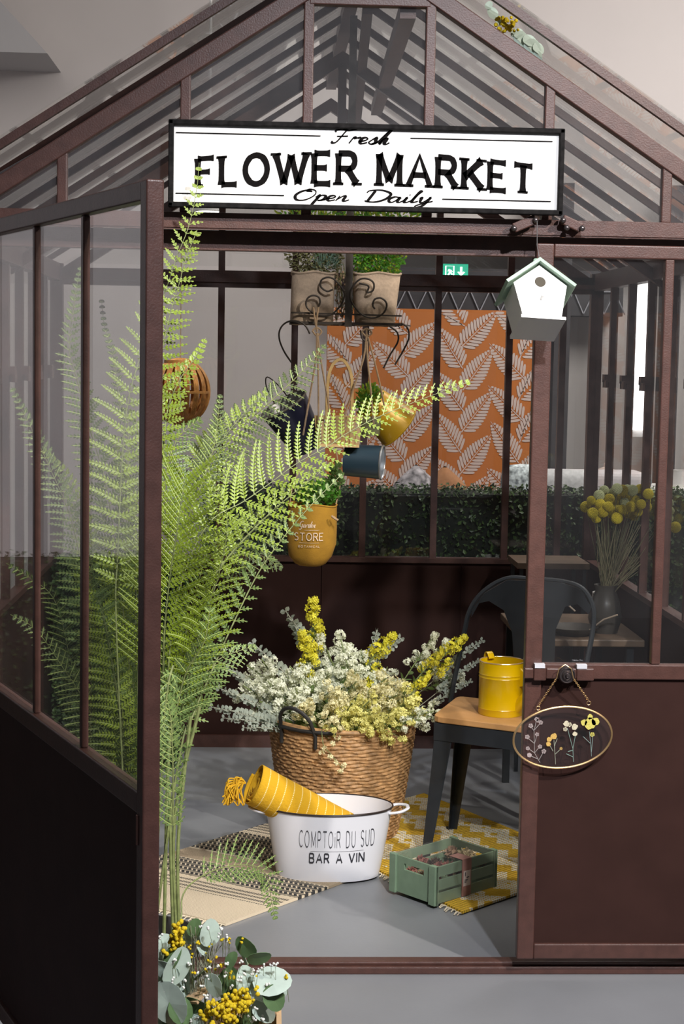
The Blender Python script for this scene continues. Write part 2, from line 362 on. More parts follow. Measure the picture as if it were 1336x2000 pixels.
for x0, x1 in [(XL+.03, -.32), (-.32, .25), (.25, .82), (.82, XR-.03)]:
    m = MB(); m.box((x0, YB+.008, .05), (x1, YB+.02, .77)); m.box((x1-.01, YB+.002, .05), (x1, YB+.008, .77)); m.build('rear_panel', PANELM, gh)
MB().box((XL+.03, YB+.012, .79), (XR-.03, YB+.016, 1.9)).build('rear_glass', GLASS, gh)
tri_sheet(YB+.014).build('gable_glass', GLASS, gh)
# side walls
for sx, X in ((-1, XL), (1, XR)):
    m = MB(); a, b_ = (X, X+.04) if sx < 0 else (X-.04, X)
    m.box((a, .04, ZP0-.03), (b_, YB, ZP1)); m.box((a, .04, .77), (b_, YB, .79)); m.box((a, .04, 0), (b_, YB, .05))
    m.build('side_frame', IRON, gh)
    m = MB(); m.box((a+.012, .04, .05), (a+.024, YB, .77)); m.build('side_panel', PANELM, gh)
    m = MB(); m.box((a+.015, .04, .79), (a+.018, YB, 1.89)); m.build('side_glass', MATS.get('side_pane_glass') or glass('side_pane_glass', haze=.006, refl=.35), gh)
    for k in range(1, 8):
        y = .311*k; p = MB().box((a+.004, y-.013, .79), (a+.032, y+.013, ZP0-.03)).build('side_post', IRON, gh)
        q = MB(); xx = a if sx > 0 else b_
        q.box((xx-.016, y-.02, 1.52), (xx+.012, y+.02, 1.55)); q.box((xx-.004-sx*.012, y-.05, 1.50), (xx+.004-sx*.012, y+.008, 1.528)); q.box((xx-.016, y-.008, 1.50), (xx+.012, y+.008, 1.53))
        ORG[p.name] = ORG[gh.name]; q.build('casement_catch', IRON, p)
# roof
for k in range(0, 9):
    y = .311*k+(.0 if k else -.012)
    m = MB()
    for sg in (-1, 1):
        m.prism([(XC, 2.70), (XC+sg*ev, 2.70-SL*ev), (XC+sg*ev, 2.70-SL*ev-.024), (XC, 2.676)], y-.009, y+.009)
    m.build('roof_rafter', IRON, gh)
for sg in (-1, 1):
    m = MB(); m.prism([(XC+sg*.01, 2.707), (XC+sg*(ev+.02), 2.707-SL*(ev+.02)), (XC+sg*(ev+.02), 2.703-SL*(ev+.02)), (XC+sg*.01, 2.703)], -.02, YB+.05); m.build('roof_glass', GLASS, gh)
m = MB(); m.box((XC-.02, -.02, 2.66), (XC+.02, YB+.05, 2.70)); m.build('ridge_beam', IRON, gh)
m = MB()
m.bar(at(797, 20, .03), at(735, 215, 2.3), .04, .04); m.build('roof_strut', IRON, gh)
m = MB(); m.bar(at(718, 18, .9), at(697, 236, 2.1), .03, .03); m.build('roof_strut', IRON, gh)
gable(1.48, 1.51, .04, False).build('roof_truss', IRON, gh)
m = MB(); m.box((XC-.014, 1.485, 1.97), (XC+.014, 1.505, 2.6)); m.build('king_post', IRON, gh)
# ---- door leaves
def leaf(P, W, z0, z1, mull, th=.032, st=.034, gm=GLASS, latch=True, mw_=.023, md_=.026):
    """P(s,t,z): s along the leaf from its hinge, t out of its outer face"""
    def bx(mb, s0, s1, t0, t1, a, b):
        vs = [P(s, t, z) for z in (a, b) for t in (t0, t1) for s in (s0, s1)]
        mb.add(vs, [(0,2,3,1),(4,5,7,6),(0,1,5,4),(2,6,7,3),(0,4,6,2),(1,3,7,5)])
    m = MB(); R0, R1 = .79, .83
    bx(m, 0, st, 0, th, z0, z1); bx(m, W-st, W, 0, th, z0, z1); bx(m, st, W-st, .002, th-.002, z1-.034, z1)
    bx(m, st, W-st, .002, th-.002, R0, R1); bx(m, st, W-st, .002, th-.002, z0, z0+.04)
    d = bevel(m.build('door', IRON, gh), .004, 3)
    m = MB()
    for s in mull: bx(m, s-mw_/2, s+mw_/2, th*.5-md_/2, th*.5+md_/2, R1, z1-.034)
    bevel(m.build('mullion', IRON, d), .003)
    m = MB(); bx(m, st, W-st, th*.4, th*.5, R1, z1-.034); m.build('glass_pane', gm, d)
    m = MB(); bx(m, st, W-st, .004, th-.012, z0+.04, R0); m.build('door_panel', PANELM, d)
    return d
H = V((-.746, 0, 0)); du = V((math.sin(.4127), -math.cos(.4127), 0)); dn = V((-du.y, du.x, 0))*-1
dn = V((-math.cos(.4127), -math.sin(.4127), 0))
HX = H-dn*0
SW = leaf(lambda s, t, z: HX+du*s+dn*t+V((0, 0, z)), 1.425, .05, 1.893, [.362, .70, 1.035], gm=HAZY, mw_=.018, md_=.014)
# hooked catch on the free edge of the open leaf
m = MB(); c = HX+du*1.40; m.tube([c+dn*.012+V((0, 0, .80)), c+dn*.03+V((0, 0, .79)), c+dn*.03+V((0, 0, .74)), c+dn*.012+V((0, 0, .735))], .006, 8); m.build('pull_handle', IRON, SW)
RL = leaf(lambda s, t, z: V((1.33-s, -.002-t+.0, z)), .66, .053, 1.89, [.323], th=.03, st=.044)
m = MB(); m.box((.666, -.05, .795), (.69, -.034, .822)); m.box((.69, -.052, .79), (.722, -.032, .826)); m.box((.722, -.05, .795), (.80, -.036, .822)); m.box((.80, -.05, .79), (.845, -.032, .822))
bevel(m.build('slide_bolt', IRON, RL), .003)
m = MB(); m.box((.692, -.054, .823), (.718, -.034, .833)); m.box((.80, -.052, .822), (.826, -.034, .832)); m.build('bolt_keeper', mat('bare_steel', (.75, .75, .8), .45, .3), RL)
m = MB(); kc = V((.774, -.05, .806))
prof = [(0, .022), (.003, .022), (.005, .018), (.006, .014), (.008, .014), (.010, .016), (.012, .014), (.014, .010), (.017, .010), (.019, .012), (.021, .009), (.0225, .003), (.0225, 0)]
m.lathe([(r, z) for r, z in prof[::-1]], 28); m.xf(Matrix.Translation(kc) @ Matrix.Rotation(math.radians(90), 4, 'X')); m.build('rosette_knob', mat('dark_steel', (.13, .11, .11), .3, .8), RL, smooth=True)
# header brackets carrying the sign
for (a, b_, ks) in [((1003, 446), (1046, 428), [(1004, 446), (1046, 430)]), ((1098, 428), (1136, 446), [(1100, 430), (1107, 445), (1137, 446)])]:
    m = MB(); A, B = at(*a, -.028), at(*b_, -.028); m.bar(A, B, .012, .024, (0, 0, 1)); br = bevel(m.build('hinge_plate', IRON, gh), .003)
    ORG[br.name] = ORG[gh.name]
    q = MB()
    for k in ks: p = at(*k, -.038); q.tube([p+V((0, .04, 0)), p+V((0, -.002, 0))], .004, 8); q.ball(p, .0075, 12, 8)
    q.build('round_head_bolt', mat('dark_steel', (.13, .11, .11), .3, .8), br, smooth=True)
# ================================================================== SIGN
sg = thing('market_sign', 'white enamel flower market sign with worn black rim above the doorway', 'sign', (.243, -.05, 2.06))
c4 = [at(330, 235, -.05), at(1105, 248, -.05), at(1092, 412, -.05), at(327, 408, -.05)]
x0, x1, z0, z1 = -.244, .729, 1.958, 2.169
SBL = mat('worn_black_enamel', (.010, .009, .009), .7, 0, .6, 60, spec=.1)
SWH = mat('white_enamel', (.86, .845, .82), .28, 0, .02, 30)
SG = .006  # slope of the sign
def smp(u, v, th, y=-.0405): return V((u, y-th, v+(u-.24)*-.0))
m = MB()
fw_ = .013
for (a, b_, cc, d) in [(x0, x1, z1-fw_, z1), (x0, x1, z0, z0+fw_), (x0, x0+fw_, z0, z1), (x1-fw_, x1, z0, z1)]:
    m.box((a, -.052, cc), (b_, -.03, d))
bevel(m.build('rim', SBL, sg), .003)
MB().box((x0+.005, -.04, z0+.005), (x1-.005, -.032, z1-.005)).build('board', SWH, sg)
m = MB()
def warpf(X, v): # arched bow-tie lettering: taller to the middle
    t = (X-.243)/.42; return 2.018+.010*0+(1-v)*(.0)+v*.062+(v-.5)*.012*(1-t*t)-.006+(.016*(1-t*t) if v > .5 else .012*(1-t*t)*v)
def W2(X, v):
    t = max(-1, min(1, (X-.243)/.41)); base = 2.012+.012*(1-t*t); top = 2.076+.022*(1-t*t); return base+(top-base)*v
def mpS(u, v, th): return smp(u, v, th)
wid = lambda txt, wf, gap, h: sum((G[c][0]*wf+gap)*h for c in txt)-gap*h
h = .074; L1 = wid('FLOWER', .86, .26, h); L2 = wid('MARKET', .86, .26, h)
sc1 = (.217-(-.173))/L1
def wr(txt, xa, xb):
    h_ = .074; L = wid(txt, 1.0, .36, h_); k = (xb-xa)/L
    mm = MB(); 
    write(mm, txt, lambda u, v, th: V((xa+(u)*k, v, th)), 0, 0, h_, 1.0, .25, .36, True, None, 0)
    # warp: v in 0..h_ -> band
    for p in mm.v:
        v = p[1]/h_; z = W2(p[0], v); m.v.append((p[0], -.0405-.0012, z))
    n0 = len(m.v)-len(mm.v)
    for f_ in mm.f: m.f.append(tuple(i+n0 for i in f_)); m.m.append(0)
wr('FLOWER', -.172, .218); wr('MARKET', .27, .652)
script(m, 'Fresh', mpS, .152, 2.122, .031, .24, .30, 1.95, .0012)
script(m, 'Open', mpS, .064, 1.982, .027, .24, .35, 2.35, .0012)
script(m, 'Daily', mpS, .236, 1.982, .027, .24, .35, 2.6, .0012)
for (ua, ub, v_) in [(-.226, .127, 2.138), (.348, .70, 2.138), (-.226, .04, 1.992), (.43, .70, 1.992)]:
    ribbon(m, [(ua, v_), (ub, v_)], .0026, mpS, .0012)
m.build('lettering', mat('sign_black_print', (.006, .005, .005), .8, 0, .3, 260, spec=.05), sg)
MB().box((-.12, -.03, 1.97), (-.1, .0, 1.985)).box((.6, -.03, 1.97), (.62, 0, 1.985)).build('fixing', IRON, sg)
# ================================================================== BIRDHOUSE
MINT = mat('mint_paint', (.33, .47, .36), .5)
BWH = mat('birdhouse_white', (.84, .83, .82), .45)
bh = thing('birdhouse', 'small white birdhouse with mint green roof hanging by the door header', 'birdhouse', at(1053, 514, -.135), (math.radians(-27), math.radians(2.5), math.radians(5)), local=True)
bh.rotation_mode = 'XYZ'
# local: x right, y back, z up ; apex at origin
hw, sh, bw, bt, dp = .066, -.058, .047, -.150, .10
m = MB(); m.prism([(0, -.006), (hw, sh), (bw, bt), (-bw, bt), (-hw, sh)], 0, dp)
m.build('body', BWH, bh); ORG
m = MB(); m.box((-bw-.008, -.012, bt-.008), (bw+.008, dp+.0, bt)); m.build('ledge', BWH, bh)
m = MB()
for s_ in (-1, 1):
    d = V((s_*hw, 0, sh+.006)).normalized(); nn = V((-d.z*s_, 0, d.x*s_))*1; nn = V((s_*abs(d.z), 0, abs(d.x)))
    a = V((0, 0, 0)); e = d*.105
    m.prism([(a.x, a.z), (e.x, e.z), (e.x+nn.x*.008, e.z+nn.z*.008), (a.x, a.z+.0105)], -.012, dp+.012)
m.build('roof', MINT, bh)
m = MB(); m.lathe([(0, -.0005), (.0135, -.0005), (.0135, .001), (0, .001)], 24, (0, 0, 0)); m.xf(Matrix.Translation((0, .0, -.052)) @ Matrix.Rotation(math.radians(90), 4, 'X')); m.build('entrance_hole', mat('hole_shadow_wood', (.07, .06, .045), .9), bh)
m = MB(); m.tube([(0, .002, -.098), (0, -.02, -.098)], .0035, 10); m.build('perch', BWH, bh, smooth=True)
m = MB(); m.ball((0, .02, .016), .0085, 12, 8); m.ball((-.006, .01, .012), .006, 10, 6); m.build('finial', MINT, bh, smooth=True)
wire = MB(); pt = at(1053, 497, -.135); wire.tube([pt+V((0, 0, -.006)), at(1049, 480, -.085), at(1049, 432, -.042), at(1047, 428, -.042)], .0012, 6); wo = wire.build('hanging_wire', mat('steel_wire', (.5, .5, .5), .3, .9), org=pt)
tag(wo, 'thin wire loop holding the birdhouse to the header bolt', 'wire')
# ================================================================== OVAL FRAME
GOLD = mat('brass_wire', (.75, .5, .24), .3, .85)
fo = thing('pressed_flower_frame', 'oval brass-rimmed glass frame of pressed flowers hanging on the door knob', 'picture frame', at(1104, 1330, -.055))
fc = at(1099, 1440, -.05); ang = math.radians(6); A_, B_ = .1265, .079
ex = V((math.cos(ang), 0, math.sin(ang))); ez = V((-math.sin(ang), 0, math.cos(ang)))
def fp(u, v, th=0): return fc+ex*u+ez*v+V((0, -th, 0))
m = MB(); m.tube([fp(A_*math.cos(2*math.pi*k/72), B_*math.sin(2*math.pi*k/72)) for k in range(72)], .0028, 8, closed=True); m.build('rim', GOLD, fo, smooth=True)
m = MB(); n = 48
vs = [fp(A_*math.cos(2*math.pi*k/n), B_*math.sin(2*math.pi*k/n), t) for t in (-.001, .001) for k in range(n)]
m.add(vs, [tuple(range(n)), tuple(range(n, 2*n))[::-1]]+[(k, (k+1) % n, n+(k+1) % n, n+k) for k in range(n)]); m.build('glass', glass('frame_glass', (.92, .9, .9), .008), fo)
m = MB()
for (px, py) in [((1051, 1383), 0), ((1150, 1373), 0)]:
    p = at(*px, -.05); m.tube([p+V((.005*math.cos(a*.5236), 0, .005*math.sin(a*.5236))) for a in range(12)], .0009, 6, closed=True)
for a, b_ in [((1051, 1379), (1087, 1325)), ((1150, 1369), (1120, 1325))]:
    A0, B0 = at(*a, -.05), at(*b_, -.066); n = 17
    for k in range(n):
        c0 = A0.lerp(B0, k/n); c1 = A0.lerp(B0, (k+1.25)/n); md = (c0+c1)/2; dd = (c1-c0)/2; sd = V((dd.z, 0, -dd.x)).normalized()*.0022 if k % 2 else V((0, .0022, 0))
        m.tube([md+dd*math.cos(t*.785)+sd*math.sin(t*.785) for t in range(8)], .0008, 5, closed=True)
m.tube([at(1087, 1325, -.066), at(1092, 1306, -.066), at(1104, 1298, -.066), at(1116, 1306, -.066), at(1120, 1325, -.066)], .0012, 6)
m.build('chain', GOLD, fo, smooth=True)
def flat_fl(name, col, stems, blobs, scol=(.25, .3, .22)):
    mt = mat('pressed_'+name, col, .8, 0, .25, 300); ms = mat('pressed_stem_'+name, scol, .8)
    m = MB()
    def L(p): return at(990+p[0]*.16467, 1320+p[1]*.16467, -.0505)+V((0, -.0035, 0))
    for s_ in stems: m.tube([L(p) for p in s_], .0009, 5, 0)
    for (x, y, r) in blobs:
        c = L((x, y)); n = 5
        if r < 30:
            for k in range(5):
                a = 2*math.pi*k/5+x; p = c+V((math.cos(a), 0, math.sin(a)))*r*.00012; vs = [p+V((math.cos(t*1.047), 0, math.sin(t*1.047)))*r*.00011+V((0, -.0006, 0)) for t in range(6)]; m.add(vs, [tuple(range(6))], 1)
        else:
            random.seed(int(x)); vs = [c+V((math.cos(t*.449), 0, math.sin(t*.449)))*r*.00021*random.uniform(.8, 1.1)+V((0, -.0008, 0)) for t in range(14)]; m.add(vs, [tuple(range(14))], 1)
    return m.build('pressed_flower', [ms, mt], fo)
flat_fl('mauve', (.42, .34, .33), [[(390,1025),(325,910),(320,650),(285,600)],[(325,800),(230,720)],[(325,910),(240,850)],[(325,910),(390,830)],[(370,985),(265,940)],[(380,990),(435,890)],[(322,640),(400,550)],[(322,640),(350,510)],[(325,800),(355,690)]],
        [(280,588,28),(240,720,28),(355,690,24),(400,550,26),(350,510,26),(245,855,24),(390,835,26),(435,890,28),(265,935,30),(365,530,20)], (.3, .27, .26))
flat_fl('orange', (.6, .38, .1), [[(575,1045),(565,900),(555,760)],[(545,890),(500,810)],[(565,930),(640,860)],[(560,830),(595,740)]], [(555,715,42),(500,750,32),(490,805,30),(640,858,18)], (.3, .32, .25))
flat_fl('cream', (.62, .56, .4), [[(785,1015),(780,860),(715,620)],[(780,860),(810,700)],[(785,960),(700,920)],[(780,880),(720,895)]], [(700,565,38),(740,575,28),(690,628,26),(800,600,40),(805,685,30)], (.2, .3, .26))
flat_fl('yellow', (.62, .55, .12), [[(1000,950),(990,800),(975,660)],[(1000,900),(1015,700)],[(990,800),(900,715)]], [(985,560,78),(1045,540,48),(910,550,42),(985,480,36),(1010,692,28)], (.2, .27, .25))
# ================================================================== RUGS
def stripes_rug():
    m = bpy.data.materials.new('woven_black_cream_cotton'); m.use_nodes = True; nt = m.node_tree; b = nt.nodes['Principled BSDF']; b.inputs['Roughness'].default_value = .95
    N = nt.nodes.new; L = nt.links.new
    uv = N('ShaderNodeUVMap'); uv.uv_map = 'weave'; sp = N('ShaderNodeSeparateXYZ'); L(uv.outputs[0], sp.inputs[0])
    def M(op, a, b_=None, c=None):
        n = N('ShaderNodeMath'); n.operation = op
        for i, v in enumerate((a, b_, c)):
            if v is None: continue
            if isinstance(v, (int, float)): n.inputs[i].default_value = v
            else: L(v, n.inputs[i])
        return n.outputs[0]
    u, v = sp.outputs[0], sp.outputs[1]   # metres: u across, v along
    # zigzag herringbone
    zz = M('PINGPONG', v, .015); zz = M('MULTIPLY', zz, .9); t = M('ADD', u, zz); fr = M('FRACT', M('DIVIDE', t, .017)); her = M('GREATER_THAN', fr, .34)
    fine = M('GREATER_THAN', M('FRACT', M('DIVIDE', v, .0085)), .18); pass
    # dashed stripes
    sv = M('FRACT', M('DIVIDE', v, .026)); line = M('LESS_THAN', sv, .5); dash = M('GREATER_THAN', M('FRACT', M('DIVIDE', u, .008)), .35); ds = M('MULTIPLY', line, dash)
    def band(a, c): # metres from the near fringe
        return _band(a, c)
    def _band(a, c): return M('MULTIPLY', M('GREATER_THAN', v, a), M('LESS_THAN', v, c))
    dark = M('ADD', M('MULTIPLY', her, M('ADD', band(.30, .44), M('ADD', band(.55, .78), band(1.0, 1.3)))), M('MULTIPLY', ds, M('ADD', band(.19, .285), M('ADD', band(.79, .97), band(.99, .995)))))
    tan = band(.445, .54)
    mix1 = N('ShaderNodeMix'); mix1.data_type = 'RGBA'; mix1.inputs[6].default_value = (.66, .55, .40, 1); mix1.inputs[7].default_value = (.36, .28, .19, 1); L(tan, mix1.inputs[0])
    mix = N('ShaderNodeMix'); mix.data_type = 'RGBA'; L(mix1.outputs[2], mix.inputs[6]); mix.inputs[7].default_value = (.035, .033, .032, 1); L(dark, mix.inputs[0]); L(mix.outputs[2], b.inputs['Base Color'])
    wv = M('MULTIPLY', M('SINE', M('MULTIPLY', u, 1400)), M('SINE', M('MULTIPLY', v, 1400)))
    bp = N('ShaderNodeBump'); bp.inputs['Strength'].default_value = .5; bp.inputs['Distance'].default_value = .002; L(wv, bp.inputs['Height']); L(bp.outputs[0], b.inputs['Normal'])
    return m
def yellow_rug():
    m = bpy.data.materials.new('woven_mustard_white_cotton'); m.use_nodes = True; nt = m.node_tree; b = nt.nodes['Principled BSDF']; b.inputs['Roughness'].default_value = .95
    N = nt.nodes.new; L = nt.links.new
    uv = N('ShaderNodeUVMap'); uv.uv_map = 'weave'; sp = N('ShaderNodeSeparateXYZ'); L(uv.outputs[0], sp.inputs[0])
    def M(op, a, b_=None):
        n = N('ShaderNodeMath'); n.operation = op
        for i, v in enumerate((a, b_)):
            if v is None: continue
            if isinstance(v, (int, float)): n.inputs[i].default_value = v
            else: L(v, n.inputs[i])
        return n.outputs[0]
    u, v = sp.outputs[0], sp.outputs[1]
    P = .15
    zz = M('PINGPONG', u, P/2); a = M('ADD', v, zz); c = M('SUBTRACT', v, zz)
    def bandz(t, ph, wd): return M('LESS_THAN', M('FRACT', M('ADD', M('DIVIDE', t, P), ph)), wd)
    z1 = bandz(a, .1, .42); z2 = bandz(c, .55, .2)
    knots = M('GREATER_THAN', M('ADD', M('SINE', M('MULTIPLY', u, 2*math.pi/.013)), M('SINE', M('MULTIPLY', v, 2*math.pi/.010))), -.55)
    wmask = M('MULTIPLY', M('MAXIMUM', z1, z2), knots)
    edge = M('GREATER_THAN', v, .035); wmask = M('MULTIPLY', wmask, edge)
    mix = N('ShaderNodeMix'); mix.data_type = 'RGBA'; mix.inputs[6].default_value = (.58, .35, .02, 1); mix.inputs[7].default_value = (.74, .70, .58, 1); L(wmask, mix.inputs[0]); L(mix.outputs[2], b.inputs['Base Color'])
    wv = M('ADD', M('SINE', M('MULTIPLY', u, 2*math.pi/.013)), M('SINE', M('MULTIPLY', v, 2*math.pi/.010)))
    bp = N('ShaderNodeBump'); bp.inputs['Strength'].default_value = .6; bp.inputs['Distance'].default_value = .003; L(wv, bp.inputs['Height']); L(bp.outputs[0], b.inputs['Normal'])
    return m
def rug(name, label, o, ud, vd, W, Lg, mt, th=.006, fr=(.7, .6, .45), wave=.002, group=None, z0=0):
    nu, nv = 24, 40; me = bpy.data.meshes.new('rug'); vs = []; fs = []; uvs = []
    for k in range(2):
        for j in range(nv+1):
            for i in range(nu+1):
                p = V(o)+ud*(W*i/nu)+vd*(Lg*j/nv); z = z0+.001+(th if k == 0 else 0)+ (wave*(1+noise.noise(p*7)) if k == 0 else 0)
                vs.append((p.x, p.y, z))
    q = (nu+1)*(nv+1)
    for j in range(nv):
        for i in range(nu): a = j*(nu+1)+i; fs.append((a, a+1, a+nu+2, a+nu+1)); fs.append((q+a, q+a+nu+1, q+a+nu+2, q+a+1))
    ring = [i for i in range(nu+1)]+[j*(nu+1)+nu for j in range(1, nv+1)]+[nv*(nu+1)+i for i in range(nu-1, -1, -1)]+[j*(nu+1) for j in range(nv-1, 0, -1)]
    for a, b_ in zip(ring, ring[1:]+ring[:1]): fs.append((a, q+a, q+b_, b_))
    me.from_pydata([(x-o[0], y-o[1], z) for x, y, z in vs], [], fs); me.materials.append(mt)
    uvl = me.uv_layers.new(name='weave')
    for l in me.loops:
        i = l.vertex_index % q; uvl.data[l.index].uv = (W*(i % (nu+1))/nu, Lg*(i//(nu+1))/nv)
    ob = bpy.data.objects.new('woven_cloth', me); sc.collection.objects.link(ob)
    t = thing(name, label, 'rug', (o[0], o[1], 0)); ob.parent = t; ORG[ob.name] = ORG[t.name]
    m = MB(); random.seed(3)
    n = int(W/.009)
    for i in range(n):
        p = V((o[0], o[1], .005))+ud*(W*(i+.5)/n); e = p-vd*random.uniform(.012, .03)+ud*random.uniform(-.01, .01)
        m.tube([p, (p+e)/2+V((0, 0, .003)), V((e.x, e.y, .0025))], .0018, 5)
    m.build('fringe', mat(name+'_yarn', fr, .95), t, smooth=True)
    return t
o = V((-.092, .345, 0)); vd = V((.223+.092, .686-.345, 0)).normalized(); ud = V((-.70, .42, 0)).normalized(); ud = V((-vd.y, vd.x, 0)); ud = V((-.84, .54, 0)).normalized()
rug('woven_rug', 'cream and black herringbone rug with fringe on the floor left of the white tub', (-.092, .36, 0), ud, vd, .60, 1.32, stripes_rug(), fr=(.66, .57, .42))
o = V((.591, .451, 0)); vd2 = V((.185, .186, 0)).normalized(); ud2 = V((.371-.591, .809-.451, 0)).normalized(); vd2 = V((.74, .67, 0)).normalized(); ud2 = V((-.49, .87, 0)).normalized()
rug('woven_rug', 'mustard yellow rug with white knotted zigzags under the green crate and chair', (.588, .455, 0), ud2, vd2, .97, .66, yellow_rug(), fr=(.8, .74, .5), wave=.001, z0=.004)
# ================================================================== WICKER BASKET
WICK = mat('woven_rattan', (.42, .235, .10), .6, 0, .35, 45, .4, 300)
bc = V((.273, 1.27, 0)); bk = thing('wicker_basket', 'large round woven rattan basket full of flowers behind the white tub', 'basket', bc)
m = MB(); NA, rows = 300, 34; vs = []; H_ = .40
def bprof(t): return .185+.062*t**.8
R_ = 4
for j in range(rows*R_+1):
    t = j/(rows*R_); z = t*H_; row = j//R_; ph = (j % R_)/R_
    for k in range(NA):
        a = 2*math.pi*k/NA; rr = bprof(t); wv = math.sin(a*34+(row % 2)*math.pi+ (ph-.5)*1.6)
        bul = math.sin(ph*math.pi); rr += .0042*bul*(.75+.45*wv)+.0015*math.sin(a*130+row*2.1)*bul; vs.append((bc.x+rr*math.cos(a), bc.y+rr*math.sin(a), z+.0018*math.sin(a*17+row)+(.006*math.sin(a*2+.6) if j > rows*R_-8 else 0)))
fs = [(j*NA+k, j*NA+(k+1) % NA, (j+1)*NA+(k+1) % NA, (j+1)*NA+k) for j in range(rows*R_) for k in range(NA)]
m.add(vs, fs); m.lathe([(0, .012), (.18, .012), (.235, H_-.01)], 48, bc); m.build('basket_wall', WICK, bk, smooth=True)
m = MB(); m.tube([bc+V((.248*math.cos(a*.1309), .248*math.sin(a*.1309), H_+.004+.004*math.sin(a*.1309*2+.6))) for a in range(48)], .0085, 8, closed=True)
for a0 in (0, 1): pass
m.build('braided_rim', WICK, bk, smooth=True)
BLK = mat('black_cord', (.02, .018, .017), .6)
for a0 in (math.radians(231), math.radians(51)):
    m = MB(); c = bc; pts = []
    for k in range(13):
        s_ = -1+2*k/12; a = a0+s_*.28; pts.append(c+V(((.25+.03*math.sqrt(max(0, 1-s_*s_)))*math.cos(a), (.25+.03*math.sqrt(max(0, 1-s_*s_)))*math.sin(a), H_-.015+.09*math.sqrt(max(0, 1-s_*s_)))))
    pts = [pts[0]-V((0, 0, .04))]+pts+[pts[-1]-V((0, 0, .04))]
    m.tube(pts, .0065, 8); 
    a = [a0+(-1+2*k/16)*.55 for k in range(17)]; m.tube([c+V((.254*math.cos(x), .254*math.sin(x), H_+.0)) for x in a], .007, 8)
    m.build('handle', BLK, bk, smooth=True)
# ================================================================== ENAMEL TUB
TUBW = mat('white_enamel_tub', (.80, .80, .86), .25, coat=.3)
TRIM = mat('dark_enamel_rim', (.03, .02, .018), .3)
tc = V((.213, .815, 0)); tb = thing('enamel_tub', 'oval white enamel tub with dark rim and French wine bar lettering', 'tub', tc)
RX, RY, BX, BY, TH = .196, .125, .158, .088, .225
def tubp(a, t, off=0):
    x = BX+(RX-BX)*t**.9+off; y = BY+(RY-BY)*t**.9+off; return tc+V((x*math.cos(a), y*math.sin(a), .007+t*(TH-.007)))
m = MB(); n = 72; ts = [0, .02, .1, .3, .5, .7, .85, 1.0]; vs = [tubp(2*math.pi*k/n, t) for t in ts for k in range(n)]+[tubp(2*math.pi*k/n, t, -.004) for t in ts[::-1] for k in range(n)]
rws = len(ts)*2
fs = [(j*n+k, j*n+(k+1) % n, (j+1)*n+(k+1) % n, (j+1)*n+k) for j in range(rws-1) for k in range(n)]+[tuple((rws-1)*n+k for k in range(n)), tuple(range(n))[::-1]]
m.add(vs, fs); m.build('body', TUBW, tb, smooth=True)
m = MB(); m.tube([tubp(2*math.pi*k/n, 1.0, .001) for k in range(n)], .0032, 8, closed=True); m.build('rim', TRIM, tb, smooth=True)
for s_ in (-1, 1):
    m = MB(); P = [(.183*s_, -.04), (.215*s_, -.045), (.240*s_, -.022), (.243*s_, 0), (.240*s_, .022), (.215*s_, .045), (.183*s_, .04)]
    m.tube(cr([tc+V((x, y, TH-.016+.010*(abs(x)-.18)/.06)) for x, y in P], 5), .0062, 8, sy=.7); m.build('handle', TUBW, tb, smooth=True)
def tubmp(u, v, th):
    t = (v-.007)/(TH-.007); x = BX+(RX-BX)*t**.9; a = math.pi*1.5+u/ (x*.97) ; a = math.pi*1.5+math.asin(max(-.99, min(.99, u/x))); return tubp(a, t, .0006+th)
INK = mat('black_tub_print', (.03, .03, .04), .5)
m = MB()
def wfit(m, txt, mp, xa, xb, y, h, wd, gap, serif=False):
    L = sum((G[c][0]+gap)*h for c in txt)-gap*h; k = (xb-xa)/L
    write(m, txt, lambda u, v, th: mp(xa+u*k, v, th), 0, y, h, 1.0, wd, gap, serif)
wfit(m, 'COMPTOiR DU SUD', tubmp, -.092, .136, .122, .052, .075, .45)
wfit(m, 'BAR A VIN', tubmp, -.060, .105, .072, .030, .19, .42)
ribbon(m, [(-.058+.0101*i, .109) for i in range(17)], .0009, tubmp, 0)
m.build('lettering', INK, tb)
# ================================================================== THROW
MUST = bpy.data.materials.new('mustard_cotton'); MUST.use_nodes = True
nt = MUST.node_tree; b = nt.nodes['Principled BSDF']; b.inputs['Roughness'].default_value = .95; N = nt.nodes.new; L = nt.links.new
uv = N('ShaderNodeUVMap'); uv.uv_map = 'roll'; sp = N('ShaderNodeSeparateXYZ'); L(uv.outputs[0], sp.inputs[0])
def M_(op, a, b_=None):
    n = N('ShaderNodeMath'); n.operation = op
    for i, v in enumerate((a, b_)):
        if v is None: continue
        if isinstance(v, (int, float)): n.inputs[i].default_value = v
        else: L(v, n.inputs[i])
    return n.outputs[0]
ln = M_('LESS_THAN', M_('FRACT', M_('DIVIDE', sp.outputs[0], .0285)), .11); dd = M_('GREATER_THAN', M_('FRACT', M_('DIVIDE', sp.outputs[1], .0075)), .38); dk = M_('MULTIPLY', ln, dd)
mx = N('ShaderNodeMix'); mx.data_type = 'RGBA'; mx.inputs[6].default_value = (.60, .33, .008, 1); mx.inputs[7].default_value = (.85, .68, .3, 1); L(dk, mx.inputs[0]); L(mx.outputs[2], b.inputs['Base Color'])
no = N('ShaderNodeTexNoise'); no.inputs['Scale'].default_value = 40; bp = N('ShaderNodeBump'); bp.inputs['Strength'].default_value = .5; bp.inputs['Distance'].default_value = .004; L(no.outputs[0], bp.inputs['Height']); L(bp.outputs[0], b.inputs['Normal'])
A = at(497, 1530, .80); B = at(672, 1628, .83); ax = (B-A).normalized(); Lr = (B-A).length
s1 = ax.cross(V((0, -1, 0))).normalized()*-1; s2 = ax.cross(s1)
if s1.z < 0: s1 = -s1
